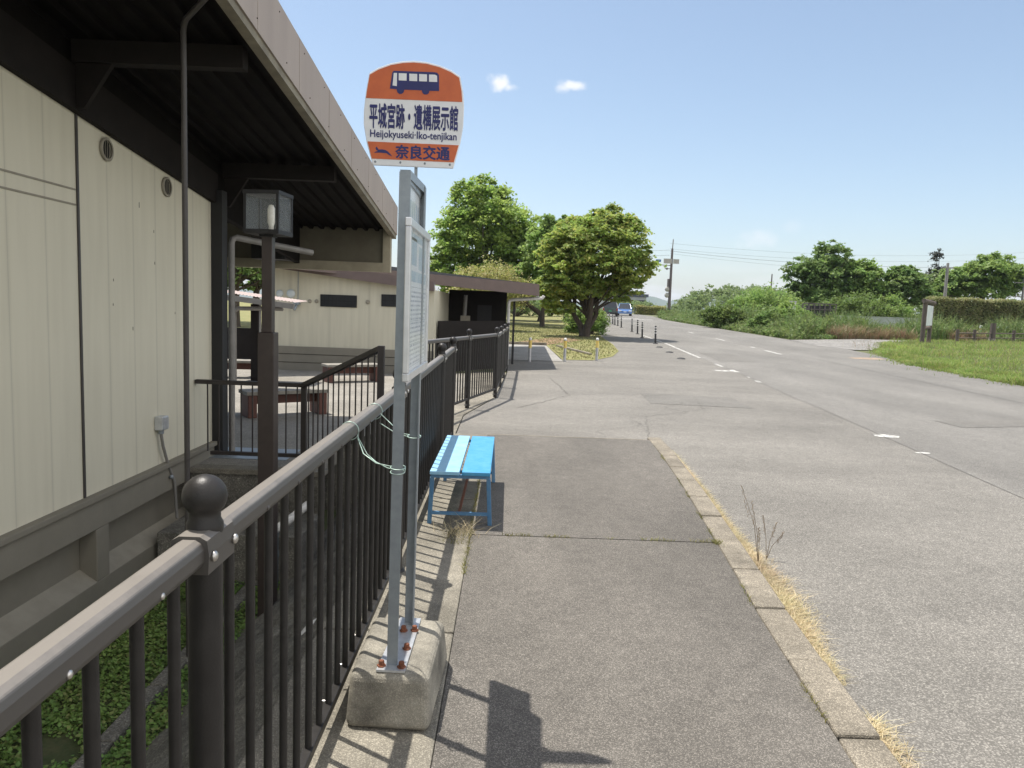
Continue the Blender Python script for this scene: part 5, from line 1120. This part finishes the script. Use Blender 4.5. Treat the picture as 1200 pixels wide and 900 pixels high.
for (px_, py2, wx, wz, a_) in ((588,98,.016,.009,.95),(596,102,.010,.006,.85),(668,100,.019,.006,.9),(660,102,.012,.006,.8),(893,279,.024,.011,.38),(925,268,.016,.010,.16)):
    d = Vector(R@np.array([px_-600,py2-450,F])).normalized(); rt = d.cross(Vector((0,0,1))).normalized(); u_ = rt.cross(d)
    sub = N.new('ShaderNodeVectorMath'); sub.operation = 'SUBTRACT'; L.new(gen, sub.inputs[0]); sub.inputs[1].default_value = d
    comp = []
    for ax, sc_ in ((rt,wx),(u_,wz),(d,.2)):
        dt = N.new('ShaderNodeVectorMath'); dt.operation = 'DOT_PRODUCT'; L.new(sub.outputs[0], dt.inputs[0]); dt.inputs[1].default_value = ax/sc_
        comp.append(mth('POWER', mth('ABSOLUTE', dt.outputs['Value']), 2.))
    dist = mth('SQRT', mth('ADD', mth('ADD', comp[0], comp[1]), comp[2]))
    dist = mth('ADD', dist, mth('MULTIPLY', mth('SUBTRACT', nz.outputs['Fac'], .5), 2.6))
    mr = N.new('ShaderNodeMapRange'); mr.interpolation_type = 'SMOOTHSTEP'; mr.inputs['From Min'].default_value = .05; mr.inputs['From Max'].default_value = 1.35; mr.inputs['To Min'].default_value = a_; mr.inputs['To Max'].default_value = 0
    L.new(dist, mr.inputs['Value']); mask = mr.outputs['Result'] if mask is None else mth('MAXIMUM', mask, mr.outputs['Result'])
sep = N.new('ShaderNodeSeparateXYZ'); L.new(gen, sep.inputs[0])
mp = N.new('ShaderNodeMapping'); mp.inputs['Scale'].default_value = (9,9,34); L.new(gen, mp.inputs['Vector'])
n2 = N.new('ShaderNodeTexNoise'); n2.inputs['Scale'].default_value = 1.; n2.inputs['Detail'].default_value = 7; L.new(mp.outputs['Vector'], n2.inputs['Vector'])
b1 = N.new('ShaderNodeMapRange'); b1.interpolation_type = 'SMOOTHSTEP'; b1.inputs['From Min'].default_value = .075; b1.inputs['From Max'].default_value = .02; L.new(sep.outputs['Z'], b1.inputs['Value'])
c1 = N.new('ShaderNodeMapRange'); c1.interpolation_type = 'SMOOTHSTEP'; c1.inputs['From Min'].default_value = .45; c1.inputs['From Max'].default_value = .6; c1.inputs['To Max'].default_value = .5; L.new(n2.outputs['Fac'], c1.inputs['Value'])
vd = N.new('ShaderNodeVectorMath'); vd.operation = 'DOT_PRODUCT'; L.new(gen, vd.inputs[0]); vd.inputs[1].default_value = (.85,-.52,0)
d1 = N.new('ShaderNodeMapRange'); d1.interpolation_type = 'SMOOTHSTEP'; d1.inputs['From Min'].default_value = .22; d1.inputs['From Max'].default_value = .5; L.new(vd.outputs['Value'], d1.inputs['Value'])
n3 = N.new('ShaderNodeTexNoise'); n3.inputs['Scale'].default_value = 3.2; n3.inputs['Detail'].default_value = 8; n3.inputs['Roughness'].default_value = .58; L.new(gen, n3.inputs['Vector'])
c3 = N.new('ShaderNodeMapRange'); c3.interpolation_type = 'SMOOTHSTEP'; c3.inputs['From Min'].default_value = .36; c3.inputs['From Max'].default_value = .5; L.new(n3.outputs['Fac'], c3.inputs['Value'])
fill_cloud = mth('MULTIPLY', d1.outputs['Result'], c3.outputs['Result'])  # bright cloud bank added out of view to fill the shaded wall
mask = mth('MAXIMUM', mask, mth('MULTIPLY', b1.outputs['Result'], c1.outputs['Result']))
mx = N.new('ShaderNodeMix'); mx.data_type = 'RGBA'; L.new(mask, mx.inputs['Factor']); hs = N.new('ShaderNodeHueSaturation'); hs.inputs['Hue'].default_value = .495; hs.inputs['Saturation'].default_value = .9; L.new(sk.outputs[0], hs.inputs['Color']); L.new(hs.outputs[0], mx.inputs['A']); mx.inputs['B'].default_value = (6.,6.1,6.3,1)
mx2 = N.new('ShaderNodeMix'); mx2.data_type = 'RGBA'; L.new(fill_cloud, mx2.inputs['Factor']); L.new(mx.outputs['Result'], mx2.inputs['A']); mx2.inputs['B'].default_value = (9.6,9.4,9.2,1); L.new(mx2.outputs['Result'], bgn.inputs['Color']); bgn.inputs['Strength'].default_value = .078
sl = bpy.data.lights.new('sun', 'SUN'); sl.energy = 3.1; sl.angle = math.radians(.53); sl.color = (1,.945,.865); so_ = link('sun', sl); so_.rotation_euler = sd.to_track_quat('Z','Y').to_euler(); so_.location = (-10,8,30)
cam = bpy.data.cameras.new('camera'); cam.sensor_width = 36; cam.lens = F/1200*36; cam.clip_start = .05; cam.clip_end = 12000
ca = link('camera', cam)
right, down, fwd = Vector(R[:,0]), Vector(R[:,1]), Vector(R[:,2])
mw = Matrix((right, -down, -fwd)).transposed().to_4x4(); mw.translation = (0,0,H); ca.matrix_world = mw
sc.camera = ca
vs_ = sc.view_settings; vs_.view_transform = 'Standard'; vs_.look = 'None'; vs_.gamma = 1; vs_.use_curve_mapping = False; vs_.exposure = 1.15
